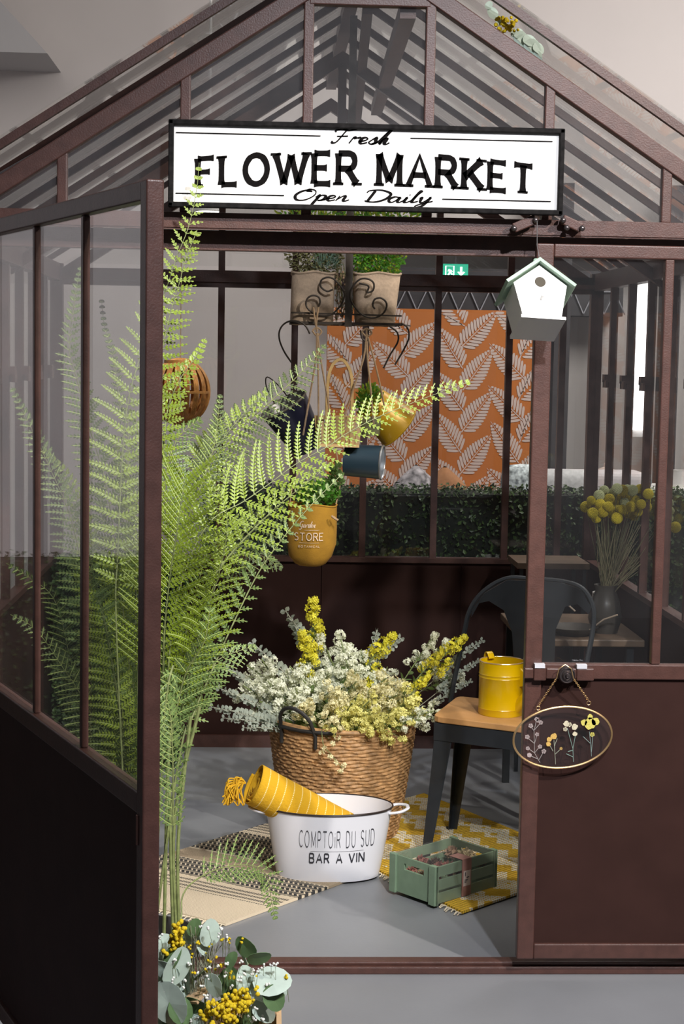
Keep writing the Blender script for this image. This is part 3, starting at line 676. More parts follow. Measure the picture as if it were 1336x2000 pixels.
th_ = thing('rolled_throw', 'rolled mustard cotton throw with dotted stitching leaning out of the white tub', 'throw', A)
me_v = []; me_f = []; uvs = []; na, nl = 96, 30
def rollr(a): # spiral
    return .068+.004*math.sin(a*2)+.0022*a
for j in range(nl+1):
    t = j/nl
    for k in range(na+1):
        a = (2*math.pi*1.35)*k/na; r = (.068+.0022*a)*(1+.10*t)*(1+.03*noise.noise(V((a*1.5, t*3, 1))))
        c = A+ax*(t*Lr*1.0+.006*math.sin(a*1.3)); p = c+s1*(r*math.cos(a+2.6)*.80)+s2*(r*math.sin(a+2.6)*.9)
        me_v.append(tuple(p-A)); uvs.append((t*Lr+.004, r*a))
for j in range(nl):
    for k in range(na): a = j*(na+1)+k; me_f.append((a, a+1, a+na+2, a+na+1))
me = bpy.data.meshes.new('roll'); me.from_pydata(me_v, [], me_f); me.materials.append(MUST); l_ = me.uv_layers.new(name='roll')
for lp in me.loops: l_.data[lp.index].uv = uvs[lp.vertex_index]
me.polygons.foreach_set('use_smooth', [True]*len(me.polygons)); ro = bpy.data.objects.new('rolled_cloth', me); sc.collection.objects.link(ro); ro.parent = th_; ORG[ro.name] = A
so = ro.modifiers.new('thick', 'SOLIDIFY'); so.thickness = .004
m = MB()
for q in range(3):
    m.tube([A+ax*(.01)+s1*(.055-.016*q)*math.cos(x*.35)*.8+s2*(.055-.016*q)*math.sin(x*.35)*.9 for x in range(18)], .0065, 6, closed=True)
m.tube([A+ax*.012, A+ax*.05], .05, 14); m.build('inner_fold', MUST, th_, smooth=True)
YARN = mat('mustard_yarn', (.60, .33, .01), .95, 0, .15, 200)
m = MB(); random.seed(5); T0 = A+s1*(-.02)-ax*.0; root = at(480, 1530, .78)
for k in range(46):
    e = at(random.uniform(434, 478), random.uniform(1556, 1574), .77+random.uniform(-.02, .02)); q1 = at(random.uniform(440, 470), random.uniform(1522, 1545), .775+random.uniform(-.02, .02))
    m.tube(cr([root, root.lerp(q1, .5)+V((0, 0, .008)), q1, e], 4), .0022, 5)
m.build('tassel', YARN, th_, smooth=True)
# ================================================================== GREEN CRATE
GRN = mat('sage_painted_wood', (.21, .30, .20), .6, 0, .06, 30, .15, 120)
F0 = V((.515, .508, 0)); eL = V((.390, .655, 0))-F0; lenL = eL.length; eL.normalize(); eR = V((-eL.y, eL.x, 0))*-1; eR = V((.199, .232, 0)).normalized()
eR = (eR - eL*eR.dot(eL)).normalized(); lenR = .262; lenL = .185
th0 = math.atan2(eR.y, eR.x)
cz = .009
ct = thing('slatted_crate', 'small sage green slatted wooden crate on the yellow rug', 'crate', F0+V((0, 0, cz)), (0, 0, th0), local=True)
# local: x along the long side (eR), y along the short side (eL)
Hc = .118; cr_ = GRN
for y0 in (0, lenL-.009):
    for q in range(3):
        z = .004+q*.040; MB().box((.004, y0+.001, z), (lenR-.004, y0+.007, z+.030)).build('slat', GRN, ct)
for x0 in (0, lenR-.010):
    m = MB(); hole = [(.055, .078), (.125, .078), (.132, .085), (.132, .088), (.125, .095), (.055, .095), (.048, .088), (.048, .085)]
    # end board with a slot handle
    m.box((x0+.001, .008, .004), (x0+.009, lenL-.008, .077)); m.box((x0+.001, .008, .096), (x0+.009, lenL-.008, .115)); m.box((x0+.001, .008, .077), (x0+.009, .050, .096)); m.box((x0+.001, .132, .077), (x0+.009, lenL-.008, .096))
    m.build('end_board', GRN, ct)
    for y in (-.002, lenL-.024):
        bevel(MB().box((x0-.006 if x0 == 0 else x0+.002, y, 0), (x0+.010 if x0 == 0 else x0+.016, y+.026, Hc)).build('corner_block', GRN, ct), .0015)
    bevel(MB().box((x0, -.002, 0), (x0+.012, -.0, Hc)).build('edge_strip', GRN, ct), .0005)
MB().box((.009, .007, .004), (lenR-.009, lenL-.007, .009)).build('bottom_board', GRN, ct)
FILM = glass('cellophane', (.97, .96, .95), .02, .5)
m = MB(); m.box((.004, -.0035, .003), (lenR-.004, -.003, .117)).box((.004, .0, .117), (lenR-.004, lenL, .1174)); m.build('cellophane_wrap', FILM, ct)
LB = mat('dusty_pink_label', (.33, .17, .14), .6, 0, .1, 40); 
m = MB(); m.box((.108, -.0046, .006), (.148, -.0038, .118)); m.box((.108, -.004, .1178), (.148, .05, .1184)); m.build('paper_band', LB, ct)
m = MB(); m.box((.114, -.0052, .036), (.144, -.0047, .082)); pl = m.build('price_sticker', mat('pale_label', (.62, .52, .47), .6), ct)
m = MB(); ORG[pl.name] = ORG[ct.name]
for r_ in range(3): m.box((.118, -.0056, .046+r_*.004), (.118+.008+.004*r_, -.0053, .048+r_*.004))
m.box((.120, -.0056, .066), (.123, -.0053, .078)); m.box((.127, -.0056, .060), (.138, -.0053, .063)); m.build('print', INK, ct)
# contents: dried seed heads
DR = [mat('dried_fawn', (.33, .22, .15), .9, 0, .4, 90), mat('dried_rose', (.36, .15, .12), .9, 0, .35, 90), mat('dried_brown', (.10, .06, .04), .9, 0, .4, 90), mat('dried_straw', (.45, .38, .24), .9, 0, .3, 90)]
random.seed(11); R3 = Matrix.Rotation(th0, 3, 'Z')
nm = ['fawn', 'rose coloured', 'dark brown', 'straw coloured']
for k in range(16):
    lx = .034+.064*(k % 4)+random.uniform(-.012, .012); ly = .035+.038*(k//4)+random.uniform(-.006, .006); r = random.uniform(.020, .027); c = k % 4 if k % 3 else (k+1) % 4
    p = F0+R3 @ V((lx, ly, 0))+V((0, 0, cz+.012+r+ (0.045 if k % 2 else .02)))
    m = MB()
    for i in range(90):
        d = V((random.gauss(0, 1), random.gauss(0, 1), random.gauss(0, 1))).normalized(); t = d.orthogonal().normalized(); b0 = p+d*r*.45; b1 = p+d*r*random.uniform(.85, 1.1); s_ = t*.004
        m.add([b0-s_*.5, b0+s_*.5, (b0+b1)/2+s_, b1, (b0+b1)/2-s_], [(0, 1, 2, 3, 4)])
    m.ball(p, r*.6, 8, 6)
    o_ = m.build('dried_seed_head', DR[c], org=p); tag(o_, 'dried %s seed head packed inside the small green crate' % nm[c], 'dried flower', 'dried seed heads in the green crate, '+nm[c])
# ================================================================== CHAIR
SEATW = mat('oiled_wood_seat', (.52, .27, .10), .5, 0, .22, 9, .1, 60)
chn = thing('metal_chair', 'black metal cafe chair with a light wooden seat beside the flower basket', 'chair', (.80, .98, 0))
Lc, Nc, Fc, Rc = V((.541, .956, 0)), V((.915, .745, 0)), V((.66, 1.27, 0)), V((1.06, 1.02, 0)); ZS = .455
cs = [Lc, Nc, Rc, Fc]; cen = sum(cs, V())/4
def rounded(P, r, k=4):
    out = []
    for i in range(4):
        a, b_, c = P[i-1], P[i], P[(i+1) % 4]; d1 = (a-b_).normalized()*r; d2 = (c-b_).normalized()*r
        for q in range(k+1):
            t = q/k; out.append((b_+d1)*(1-t)**2+b_*2*t*(1-t)+(b_+d2)*t*t)
    return out
def slab(P, z0, z1):
    n = len(P); return [V((p.x, p.y, z0)) for p in P]+[V((p.x, p.y, z1)) for p in P], [tuple(range(n))[::-1], tuple(range(n, 2*n))]+[(i, (i+1) % n, n+(i+1) % n, n+i) for i in range(n)]
m = MB(); m.add(*slab(rounded(cs, .035), ZS, ZS+.020)); bevel(m.build('seat', SEATW, chn), .003)
m = MB()
ins = [cen+(p-cen)*.97 for p in cs]
for i in range(4):
    a, b_ = ins[i], ins[(i+1) % 4]; m.bar(a+V((0, 0, ZS-.03)), b_+V((0, 0, ZS-.03)), .004, .055); 
m.add(*slab(rounded(ins, .03), ZS-.006, ZS)); m.build('seat_frame', BLACKM, chn)
for p in cs:
    d = (p-cen); d.z = 0; dn_ = d.normalized(); top = cen+d*.955; bot = cen+d*1.10; m = MB(); sd = V((-dn_.y, dn_.x, 0))
    # folded sheet leg: V section tapering to the foot
    for s_ in (-1, 1):
        e = (cs[(cs.index(p)+s_) % 4]-p).normalized()
        vs = []
        for z, w_, c in ((ZS-.002, .062, top), (.30, .048, top.lerp(bot, .3)), (.01, .024, bot)):
            c = V((c.x, c.y, 0)); q0 = c; q1 = c+e*w_
            for off in (V(), -dn_*.004): vs += [V((q0.x, q0.y, z))+off, V((q1.x, q1.y, z))+off]
        fs = []
        for j in range(2):
            a = j*4; fs += [(a, a+1, a+5, a+4), (a+2, a+6, a+7, a+3), (a+1, a+3, a+7, a+5), (a, a+4, a+6, a+2)]
        fs += [(0, 2, 3, 1), (8, 9, 11, 10)]; m.add(vs, fs)
    m.box((bot.x-.013, bot.y-.013, 0), (bot.x+.013, bot.y+.013, .014)); m.build('leg', BLACKM, chn)
# back loop through photo points
bd = (Rc-Fc).normalized(); bn = V((-bd.y, bd.x, 0))
tp = [(880, 1372, 1.26), (887, 1330, 1.27), (905, 1245, 1.30), (918, 1192, 1.31), (945, 1155, 1.31), (990, 1130, 1.30), (1040, 1131, 1.27), (1100, 1136, 1.23), (1138, 1150, 1.19), (1158, 1185, 1.16), (1158, 1230, 1.14), (1145, 1300, 1.10), (1134, 1375, 1.07)]
loop = cr([at(*p) for p in tp], 5)
m = MB(); m.tube(loop, .0085, 8); m.build('back_loop', BLACKM, chn, smooth=True)
m = MB()
def P_(x, y): 
    t = (x-880)/(1134-880); return at(x, y, 1.275-.19*t)
out = [(922,1192),(947,1158),(990,1133),(1040,1134),(1100,1139),(1135,1152),(1155,1186),(1150,1200),(1128,1180),(1104,1185),(1085,1230),(1083,1300),(1088,1375),(1004,1375),(1004,1290),(1000,1235),(984,1192),(955,1174),(936,1178),(921,1205)]
n = len(out); f1 = [P_(*q) for q in out]; f2 = [p+V((0, .004, 0)) for p in f1]
m.add(f1+f2, [tuple(range(n))[::-1], tuple(range(n, 2*n))]+[(i, (i+1) % n, n+(i+1) % n, n+i) for i in range(n)]); m.build('backrest', BLACKM, chn)
# ================================================================== WATERING CAN
CANM = mat('mustard_enamel', (.62, .38, .0), .28, coat=.3)
wc = V((.765, 1.0, ZS+.0205)); can = thing('watering_can', 'mustard yellow metal watering can standing on the wooden chair seat', 'watering can', wc)
m = MB(); r = .0715; hh = .170
m.lathe([(0, .003), (r-.001, .003), (r, 0), (r+.001, .004), (r, .018), (r+.0015, .021), (r, .024), (r, .118), (r+.0015, .120), (r, .123), (r, .127), (r+.0015, .130), (r, .133), (r, hh), (r-.003, hh), (r-.003, .01), (0, .008)], 56, wc); m.build('body', CANM, can, smooth=True)
m = MB(); m.tube([wc+V(((r-.001)*math.cos(a*.131), (r-.001)*math.sin(a*.131), hh)) for a in range(48)], .0022, 8, closed=True); m.build('rolled_rim', mat('brass_rim', (.7, .5, .25), .25, .7), can, smooth=True)
m = MB(); d = V((.70, -.71, 0)).normalized(); m.tube([wc+d*(r-.012)+V((0, 0, .025)), wc+d*(r+.03)+V((0, 0, .075)), wc+d*(r+.065)+V((0, 0, .118))], [.019, .014, .010], 14); m.add([wc+d*(r-.002)+V((0, 0, .155)), wc+d*(r-.002)+V((0, 0, .095)), wc+d*(r+.052)+V((0, 0, .112)), wc+d*(r+.052)+V((0, 0, .116)), wc+d*(r-.002)+V((.006, .006, .155)), wc+d*(r-.002)+V((.006, .006, .095)), wc+d*(r+.052)+V((.006, .006, .112)), wc+d*(r+.052)+V((.006, .006, .116))], [(0, 1, 2, 3), (7, 6, 5, 4), (0, 3, 7, 4), (1, 5, 6, 2), (2, 6, 7, 3), (0, 4, 5, 1)]); 
m.build('spout', CANM, can, smooth=True)
m = MB(); m.tube([wc+d*(r+.062)+V((0, 0, .115)), wc+d*(r+.080)+V((0, 0, .137))], [.011, .022], 16); m.build('sprinkler_rose', CANM, can, smooth=True)
m = MB(); d = V((-.45, .89, 0)).normalized(); q = cr([wc+d*(r-.015)+V((0, 0, hh-.003)), wc+d*(r-.002)+V((0, 0, hh+.014)), wc+d*(r+.012)+V((0, 0, hh+.008)), wc+d*(r+.020)+V((0, 0, .12)), wc+d*(r+.018)+V((0, 0, .04)), wc+d*(r+.0)+V((0, 0, .012))], 6)
for a, b_ in zip(q, q[1:]): m.bar(a, b_, .022, .0025, (d.x, d.y, .01))
m.build('strap_handle', CANM, can)
# ================================================================== FERNS
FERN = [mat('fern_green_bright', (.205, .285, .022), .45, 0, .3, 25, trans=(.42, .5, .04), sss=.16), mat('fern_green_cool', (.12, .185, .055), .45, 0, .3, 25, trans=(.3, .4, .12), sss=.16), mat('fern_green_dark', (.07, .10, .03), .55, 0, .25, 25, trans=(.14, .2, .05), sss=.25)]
RACH = mat('fern_rachis_pale', (.32, .40, .12), .5)
STEM = mat('fern_stem_green', (.17, .20, .07), .6, 0, .3, 60)
def frond(path, wl, spacing=.025, side=None, droop=.3, tip=.1, mi=0, w1=None, ang=62, t0=.0, curl=.15, r=.0028, nrm=None, dens=.0085, pl=.017, shape=None, lr=(1, 1)):
    """path: world points base->tip ; wl max pinna length"""
    P = cr(path, 10); L = [0]
    for a, b_ in zip(P, P[1:]): L.append(L[-1]+(b_-a).length)
    T = L[-1]; m = MB(); m.tube(P, [r*(1-.75*l/T) for l in L], 5, 0)
    s = t0*T; k = 0
    while s < T-.004:
        i = max(j for j in range(len(L)) if L[j] <= s); i = min(i, len(P)-2); f_ = (s-L[i])/max(1e-6, L[i+1]-L[i]); c = P[i].lerp(P[i+1], f_); t = (P[i+1]-P[i]).normalized()
        nn = V(nrm) if nrm else V((0, -1, 0)); sd = t.cross(nn).normalized(); nn = sd.cross(t)
        q = (s/T-t0)/(1-t0)
        wdt = wl*(shape(q) if shape else (min(1, .45+q*2.2) if q < .25 else 1)*(1-q)**.75*1.15)
        wdt = max(wdt, .006)
        for sg in (-1, 1):
            a0 = math.radians(ang-18*q+random.uniform(-5, 5)); wd_ = max(.006, wdt*random.uniform(.9, 1.06)*lr[(sg+1)//2])
            d = (t*math.cos(a0)+sd*(sg*math.sin(a0))).normalized()
            fold = random.uniform(-.1, .5)
            np_ = max(3, int(wd_/dens)); pts = []
            for j in range(np_+1):
                u = j/np_; pts.append(c+d*(wd_*u)+t*(curl*wd_*u*u)+V((0, 0, -droop*wd_*u*u))-nn*(-fold*wd_*u*.3))
            m.tube(pts[::2]+([pts[-1]] if np_ % 2 else []), .0011, 3, 2, cap=False)
            for j in range(1, np_+1):
                u = j/np_; pt = pts[j]; pd = (pts[j]-pts[j-1]).normalized(); ps = pd.cross(nn).normalized(); ln = pl*(1-.5*q)*(wd_/wl*.35+.65)*(1-u)**.55*(1.0 if u > .08 else .7)+.0022
                for s2 in (-1, 1):
                    e = (ps*(s2*.85)+pd*.52).normalized()*ln; bw = pd*(dens*.46); up_ = nn*(ln*.18)
                    m.add([pt-bw*.6, pt+e*.5-bw*.9+up_*.6, pt+e+up_*.2, pt+e*.5+bw*.75+up_*.6, pt+bw*.7], [(0, 1, 2, 3, 4)], 1)
        s += spacing*1.22*(1-.4*q); k += 1
    # tip tuft
    return m
def A(*p): return [at(*q) for q in p]
fp_ = thing('potted_fern', 'tall bright green artificial fern rising beside the open left door, tips over the sign', 'fern', (-.25, -.32, 0))
POTM = mat('dark_planter', (.03, .028, .026), .6)
m = MB(); m.lathe([(0, .0), (.10, 0), (.13, .24), (.125, .24), (.11, .20), (0, .20)], 32, (-.27, -.36, 0)); m.build('pot', POTM, fp_, smooth=True)
def addf(th, m, mi=0, o=None): return m.build('frond', [STEM, FERN[mi], RACH], th)
random.seed(21)
base = V((-.25, -.34, .20))
# A: tip over the sign
addf(fp_, frond([V((-.30, -.34, .2))]+A((228,1250,-.36),(230,1080,-.33),(245,820,-.30),(276,690,-.26),(318,582,-.22),(346,501,-.19),(369,440,-.16),(384,370,-.13),(389,318,-.12)), .115, .030, t0=.46, ang=66, nrm=(.25,-1,.2), pl=.014), 0)
# B
addf(fp_, frond([V((-.28, -.34, .2))]+A((270,1300,-.34),(285,1000,-.3),(302,790,-.27),(320,666,-.25),(336,600,-.23),(350,554,-.22),(364,501,-.20),(377,470,-.19),(385,449,-.18)), .105, .025, t0=.50, ang=80, nrm=(0,-1,.35), pl=.0125, curl=.3, shape=lambda q: (1-q)**.6), 0)
# B2 arching right at (405,780)
addf(fp_, frond(A((318,905,-.26),(322,840,-.26),(330,790,-.24),(352,740,-.23),(380,700,-.22),(402,660,-.2)), .05, .018, t0=.1, nrm=(0,-1,.3)), 0)
# G: big arching frond to the right
G_ = A((330,1290,-.32),(360,1120,-.30),(410,1020,-.27),(475,980,-.24),(523,947,-.22),(580,905,-.2),(640,872,-.18),(673,849,-.16),(729,819,-.14),(790,793,-.12),(850,770,-.1),(918,745,-.08))
addf(fp_, frond([base]+G_, .128, .026, t0=.50, ang=70, nrm=(-.15,-1,.35), curl=.22, droop=.05, pl=.0165, lr=(1.08, .62)), 0)
addf(fp_, frond(A((420,1120,-.26),(470,1060,-.24),(530,1000,-.22),(590,950,-.2),(650,905,-.18)), .11, .022, t0=.05, ang=66, nrm=(.1,-1,.7), curl=.2, pl=.015, lr=(.8, .7)), 0)
# H: lower right frond seen edge on
addf(fp_, frond([base]+A((350,1480,-.33),(379,1392,-.30),(410,1319,-.28),(452,1225,-.25),(504,1120,-.22),(555,1048,-.2),(610,984,-.18),(668,926,-.15)), .105, .030, t0=.30, ang=58, nrm=(-.55,-1,-.35), curl=.05, pl=.014, r=.004, lr=(1.15, .42)), 1)
# E: darker frond behind
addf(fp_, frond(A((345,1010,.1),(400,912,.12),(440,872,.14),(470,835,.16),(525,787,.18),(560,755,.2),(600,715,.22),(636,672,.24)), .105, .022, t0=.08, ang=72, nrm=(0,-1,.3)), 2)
addf(fp_, frond(A((360,980,.02),(400,905,.05),(432,862,.06),(470,815,.08),(520,765,.1)), .09, .022, t0=.08, ang=70, nrm=(.3,-1,.4)), 0)
# I: big facing fronds in the middle
addf(fp_, frond(A((318,1330,-.30),(322,1220,-.33),(334,1110,-.38),(348,1020,-.42),(362,925,-.44)), .150, .0165, t0=.0, ang=56, nrm=(0,-1,.15), curl=.35, pl=.012, shape=lambda q: 1.0-.35*q**3 if q < .93 else .5), 0)
addf(fp_, frond(A((352,1400,-.28),(392,1230,-.32),(425,1130,-.36),(443,1040,-.40),(438,985,-.42),(412,935,-.42)), .12, .022, t0=.05, ang=60, nrm=(.75,-1,.1), pl=.014, curl=.1), 0)
addf(fp_, frond(A((340,1420,-.24),(352,1290,-.24),(372,1200,-.25),(392,1120,-.27),(402,1060,-.28)), .11, .022, t0=.05, ang=58, nrm=(-.3,-1,.2)), 1)
addf(fp_, frond(A((325,1500,-.3),(345,1385,-.32),(365,1310,-.34),(400,1250,-.36),(412,1170,-.36)), .11, .026, t0=.1, ang=60, nrm=(.5,-1,-.3), r=.0035), 1)
addf(fp_, frond(A((380,1400,-.25),(395,1330,-.24),(425,1290,-.22),(470,1270,-.2),(500,1262,-.18)), .075, .02, t0=.05, ang=62, nrm=(0,-1,.5)), 1)
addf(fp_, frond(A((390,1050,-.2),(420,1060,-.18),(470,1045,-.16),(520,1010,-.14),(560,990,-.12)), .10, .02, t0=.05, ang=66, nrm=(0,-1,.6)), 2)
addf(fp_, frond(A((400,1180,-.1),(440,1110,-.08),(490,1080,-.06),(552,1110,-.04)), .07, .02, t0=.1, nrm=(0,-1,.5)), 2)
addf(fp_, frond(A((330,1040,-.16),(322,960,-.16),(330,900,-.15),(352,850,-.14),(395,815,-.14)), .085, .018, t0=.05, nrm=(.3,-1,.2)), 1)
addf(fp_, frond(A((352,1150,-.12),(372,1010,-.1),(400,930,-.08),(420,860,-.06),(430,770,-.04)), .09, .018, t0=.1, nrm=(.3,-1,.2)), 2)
# J: hanging flat frond low on the left
addf(fp_, frond(A((322,1345,-.42),(333,1400,-.43),(337,1470,-.44),(338,1540,-.44),(338,1612,-.44))[::-1], .064, .0165, t0=.0, ang=70, nrm=(.1,-1,0), pl=.011, curl=.25, droop=-.1, shape=lambda q: (1.0 if q < .5 else 1-(q-.5)*1.5), lr=(1.0, .45)), 1)
addf(fp_, frond(A((338,1300,-.40),(330,1330,-.42),(322,1390,-.43),(318,1460,-.44)), .05, .018, t0=.1, nrm=(.6,-1,0)), 1)
# K: little frond curving over the rug
kk = [base+V((.03, .02, -.02))]+A((352,1800,-.30),(356,1752,-.26),(378,1722,-.22),(430,1696,-.15),(490,1690,-.1),(522,1712,-.08),(530,1760,-.08),(538,1796,-.08))
addf(fp_, frond(kk, .07, .017, t0=.42, ang=68, nrm=(.2,-1,.25), pl=.012, curl=.1, droop=-.15), 1)
# bare stems down to the pot
for q in [((320,1840),(328,1500),(340,1330)), ((350,1830),(348,1640),(372,1400)), ((345,1835),(341,1600),(390,1380)), ((338,1835),(334,1690),(331,1540))]:
    m = MB(); P = cr([V((at(*q[0], -.34).x, -.34, .2))]+[at(*p, -.33) for p in q], 6); m.tube(P, .0042, 7); m.build('stem', STEM, fp_, smooth=True)
# second fern, seen through the door glass
f2 = thing('potted_fern', 'pale fern standing behind the glass of the open left door', 'fern', (-.40, .28, 0))
m = MB(); m.lathe([(0, .0), (.09, 0), (.12, .22), (.115, .22), (.10, .18), (0, .18)], 32, (-.40, .28, 0)); m.build('pot', POTM, f2, smooth=True)
b2 = V((-.40, .28, .18))
for pth, wl, mi, kw in [
  ([(240,1500,.22),(232,1250,.2),(226,1080,.18),(205,940,.15),(170,820,.12),(150,740,.1),(135,680,.08),(150,560,.1),(158,520,.12)], .09, 1, dict(t0=.45)),
  ([(225,1450,.2),(180,1200,.16),(140,1020,.12),(100,920,.1),(60,835,.08),(22,755,.05)], .10, 1, dict(t0=.35)),
  ([(240,1480,.2),(220,1300,.18),(190,1150,.16),(160,1020,.14),(130,930,.12),(85,880,.1)], .11, 0, dict(t0=.25)),
  ([(250,1500,.22),(252,1300,.2),(238,1180,.18),(216,1090,.16),(200,1010,.14),(195,900,.14)], .09, 1, dict(t0=.2)),
  ([(255,1500,.22),(262,1280,.22),(266,1150,.22),(262,1020,.2),(240,930,.2),(222,850,.2)], .10, 0, dict(t0=.25)),
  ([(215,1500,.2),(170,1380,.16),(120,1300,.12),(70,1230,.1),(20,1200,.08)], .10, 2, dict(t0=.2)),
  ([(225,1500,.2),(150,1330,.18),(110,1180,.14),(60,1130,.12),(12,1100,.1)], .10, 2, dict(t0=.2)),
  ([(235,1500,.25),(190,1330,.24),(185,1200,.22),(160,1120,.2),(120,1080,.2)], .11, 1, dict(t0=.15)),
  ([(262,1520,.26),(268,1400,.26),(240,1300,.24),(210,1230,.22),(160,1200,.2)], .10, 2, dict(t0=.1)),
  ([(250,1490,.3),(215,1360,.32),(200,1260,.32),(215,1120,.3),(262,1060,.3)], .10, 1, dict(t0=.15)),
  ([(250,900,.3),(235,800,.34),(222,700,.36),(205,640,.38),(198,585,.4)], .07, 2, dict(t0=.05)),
]:
    addf(f2, frond([b2]+[at(*p) for p in pth], wl, .022, ang=64, nrm=(random.uniform(-.4, .4), -1, random.uniform(0, .4)), **kw), mi)
# ================================================================== HEDGES
HEDG = [mat('boxwood_leaf_dark', (.035, .065, .02), .45, 0, .4, 30), mat('boxwood_leaf_mid', (.08, .14, .04), .45, 0, .4, 30)]
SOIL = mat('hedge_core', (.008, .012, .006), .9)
def hedge(o, ud, L_, D_, z0, z1, n, label, seed, sides=True, sz=.024):
    random.seed(seed); ud = V(ud).normalized(); vd = V((-ud.y, ud.x, 0)); o = V(o)
    t = thing('boxwood_hedge', label, 'hedge', (o.x, o.y, 0))
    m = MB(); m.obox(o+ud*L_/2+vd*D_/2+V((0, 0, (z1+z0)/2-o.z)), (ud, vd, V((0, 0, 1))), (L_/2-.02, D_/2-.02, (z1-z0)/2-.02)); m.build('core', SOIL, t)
    m = MB()
    for i in range(n):
        q = random.random(); h = z1-z0
        if q < .75: p = o+ud*random.uniform(0, L_)+vd*random.uniform(-.01, .025); nn = -vd; p.z = random.uniform(z0, z1)
        elif q < .9: p = o+ud*random.uniform(0, L_)+vd*random.uniform(0, D_); p.z = z1+random.uniform(-.02, .006); nn = V((0, 0, 1))
        else: p = o+ud*(random.choice((0, L_)))+vd*random.uniform(0, D_); p.z = random.uniform(z0, z1); nn = ud*random.choice((-1, 1))
        d = (nn+V((random.gauss(0, .7), random.gauss(0, .7), random.gauss(0, .7)))).normalized(); a = d.orthogonal().normalized(); a = Matrix.Rotation(random.uniform(0, 6.28), 3, d) @ a; b_ = d.cross(a); s_ = sz*random.uniform(.6, 1.1)
        m.add([p-a*s_*.5, p+b_*s_*.32+d*s_*.1, p+a*s_*.5, p-b_*s_*.32+d*s_*.1], [(0, 1, 2, 3)], random.choice((0, 0, 1)))
    m.build('foliage', HEDG, t)
    return t
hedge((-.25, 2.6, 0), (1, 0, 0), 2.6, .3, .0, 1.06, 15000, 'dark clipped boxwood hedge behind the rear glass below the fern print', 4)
hedge((-2.95, .35, 0), (.76, .65, 0), 2.3, .3, 0, .86, 5000, 'boxwood hedge added out of view on the left for its reflection in the open door glass', 6)  # added hedge, out of view, darkens what the door glass reflects
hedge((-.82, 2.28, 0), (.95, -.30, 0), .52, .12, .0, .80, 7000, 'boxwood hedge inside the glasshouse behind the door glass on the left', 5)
# ================================================================== FLOWERS IN THE BASKET
CRM = mat('cream_petal', (.88, .80, .50), .6, 0, .2, 200, trans=(.8, .7, .3), sss=.25)
WHT = mat('white_green_petal', (.86, .88, .72), .6, 0, .15, 200, trans=(.8, .82, .6), sss=.25)
YEL = mat('yellow_petal', (.86, .76, .06), .6, 0, .25, 200, trans=(.75, .65, .02), sss=.25)
LIME = mat('lime_petal', (.82, .76, .26), .6, 0, .25, 200, trans=(.7, .65, .12), sss=.25)
LEAF = mat('soft_green_leaf', (.13, .21, .06), .5, 0, .3, 40, trans=(.18, .28, .05), sss=.25)
EUC = mat('grey_eucalyptus_leaf', (.38, .42, .35), .6, 0, .15, 40, trans=(.3, .35, .25), sss=.15)
TWIG = mat('green_stem', (.16, .2, .07), .6)
def florets(m, c, R, n, sz, mi=0, rnd=random):
    for i in range(n):
        d = V((rnd.gauss(0, 1), rnd.gauss(0, 1), rnd.gauss(0, 1))).normalized(); p = c+d*R*rnd.uniform(.7, 1.05); a = d.orthogonal().normalized(); a = Matrix.Rotation(rnd.uniform(0, 6.28), 3, d) @ a; b_ = d.cross(a)
        for (x, y) in ((1, 0), (0, 1), (-1, 0), (0, -1)):
            q = a*x+b_*y; r_ = a*y-b_*x
            m.add([p, p+q*sz*.6+r_*sz*.38+d*sz*.15, p+q*sz+d*sz*.32, p+q*sz*.6-r_*sz*.38+d*sz*.15], [(0, 1, 2, 3)], mi)
def leaf_quad(m, p, d, nn, ln, wd, mi=0, cup=.15):
    s_ = d.cross(nn).normalized(); m.add([p, p+d*ln*.35+s_*wd*.5+nn*cup*wd, p+d*ln*.75+s_*wd*.42+nn*cup*wd, p+d*ln, p+d*ln*.75-s_*wd*.42+nn*cup*wd, p+d*ln*.35-s_*wd*.5+nn*cup*wd, p+d*ln*.5], [(0, 1, 2, 6), (2, 3, 6), (3, 4, 6), (4, 5, 0, 6)], mi)
def spray(label, group, petal, H_, seed, style='umbel', name='blossom_spray', sz=.0078):
    random.seed(seed); t = thing(name, label, 'flower spray', (0, 0, 0), (0, 0, 0), group)
    m = MB(); m2 = MB(); m3 = MB()
    main = [V((0, 0, 0)), V((.005, 0, H_*.5)), V((0, .005, H_))]; m.tube(cr(main, 5), .0022, 5)
    if style == 'umbel':
        for k in range(15):
            a = random.uniform(0, 6.28); z = H_*random.uniform(.60, 1.0); st = V((0, 0, z-.04)); e = V((math.cos(a), math.sin(a), 0))*random.uniform(.012, .060)*(1.25-z/H_*.5)+V((0, 0, z+random.uniform(-.01, .01))); m.tube([st, (st+e)/2+V((0, 0, -.004)), e], .0011, 4); florets(m2, e, .0135, 18, sz)
    elif style == 'spike':
        for k in range(15):
            a = random.uniform(0, 6.28); q = k/14; z = H_*(.62+.40*q); e = V((math.cos(a), math.sin(a), 0))*(.026*(1-q)+.004)+V((0, 0, z)); m.tube([V((0, 0, z-.012)), e], .001, 4); florets(m2, e, .0125, 18, sz*.9)
    for k in range(7):
        a = random.uniform(0, 6.28); z = H_*random.uniform(.35, .75); d = V((math.cos(a), math.sin(a), .7)).normalized(); leaf_quad(m3, V((0, 0, z)), d, V((-math.cos(a)*.5, -math.sin(a)*.5, .8)).normalized(), random.uniform(.03, .05), .018)
    m.build('stem', TWIG, t); m2.build('blossoms', petal, t); m3.build('leaves', LEAF, t); return t
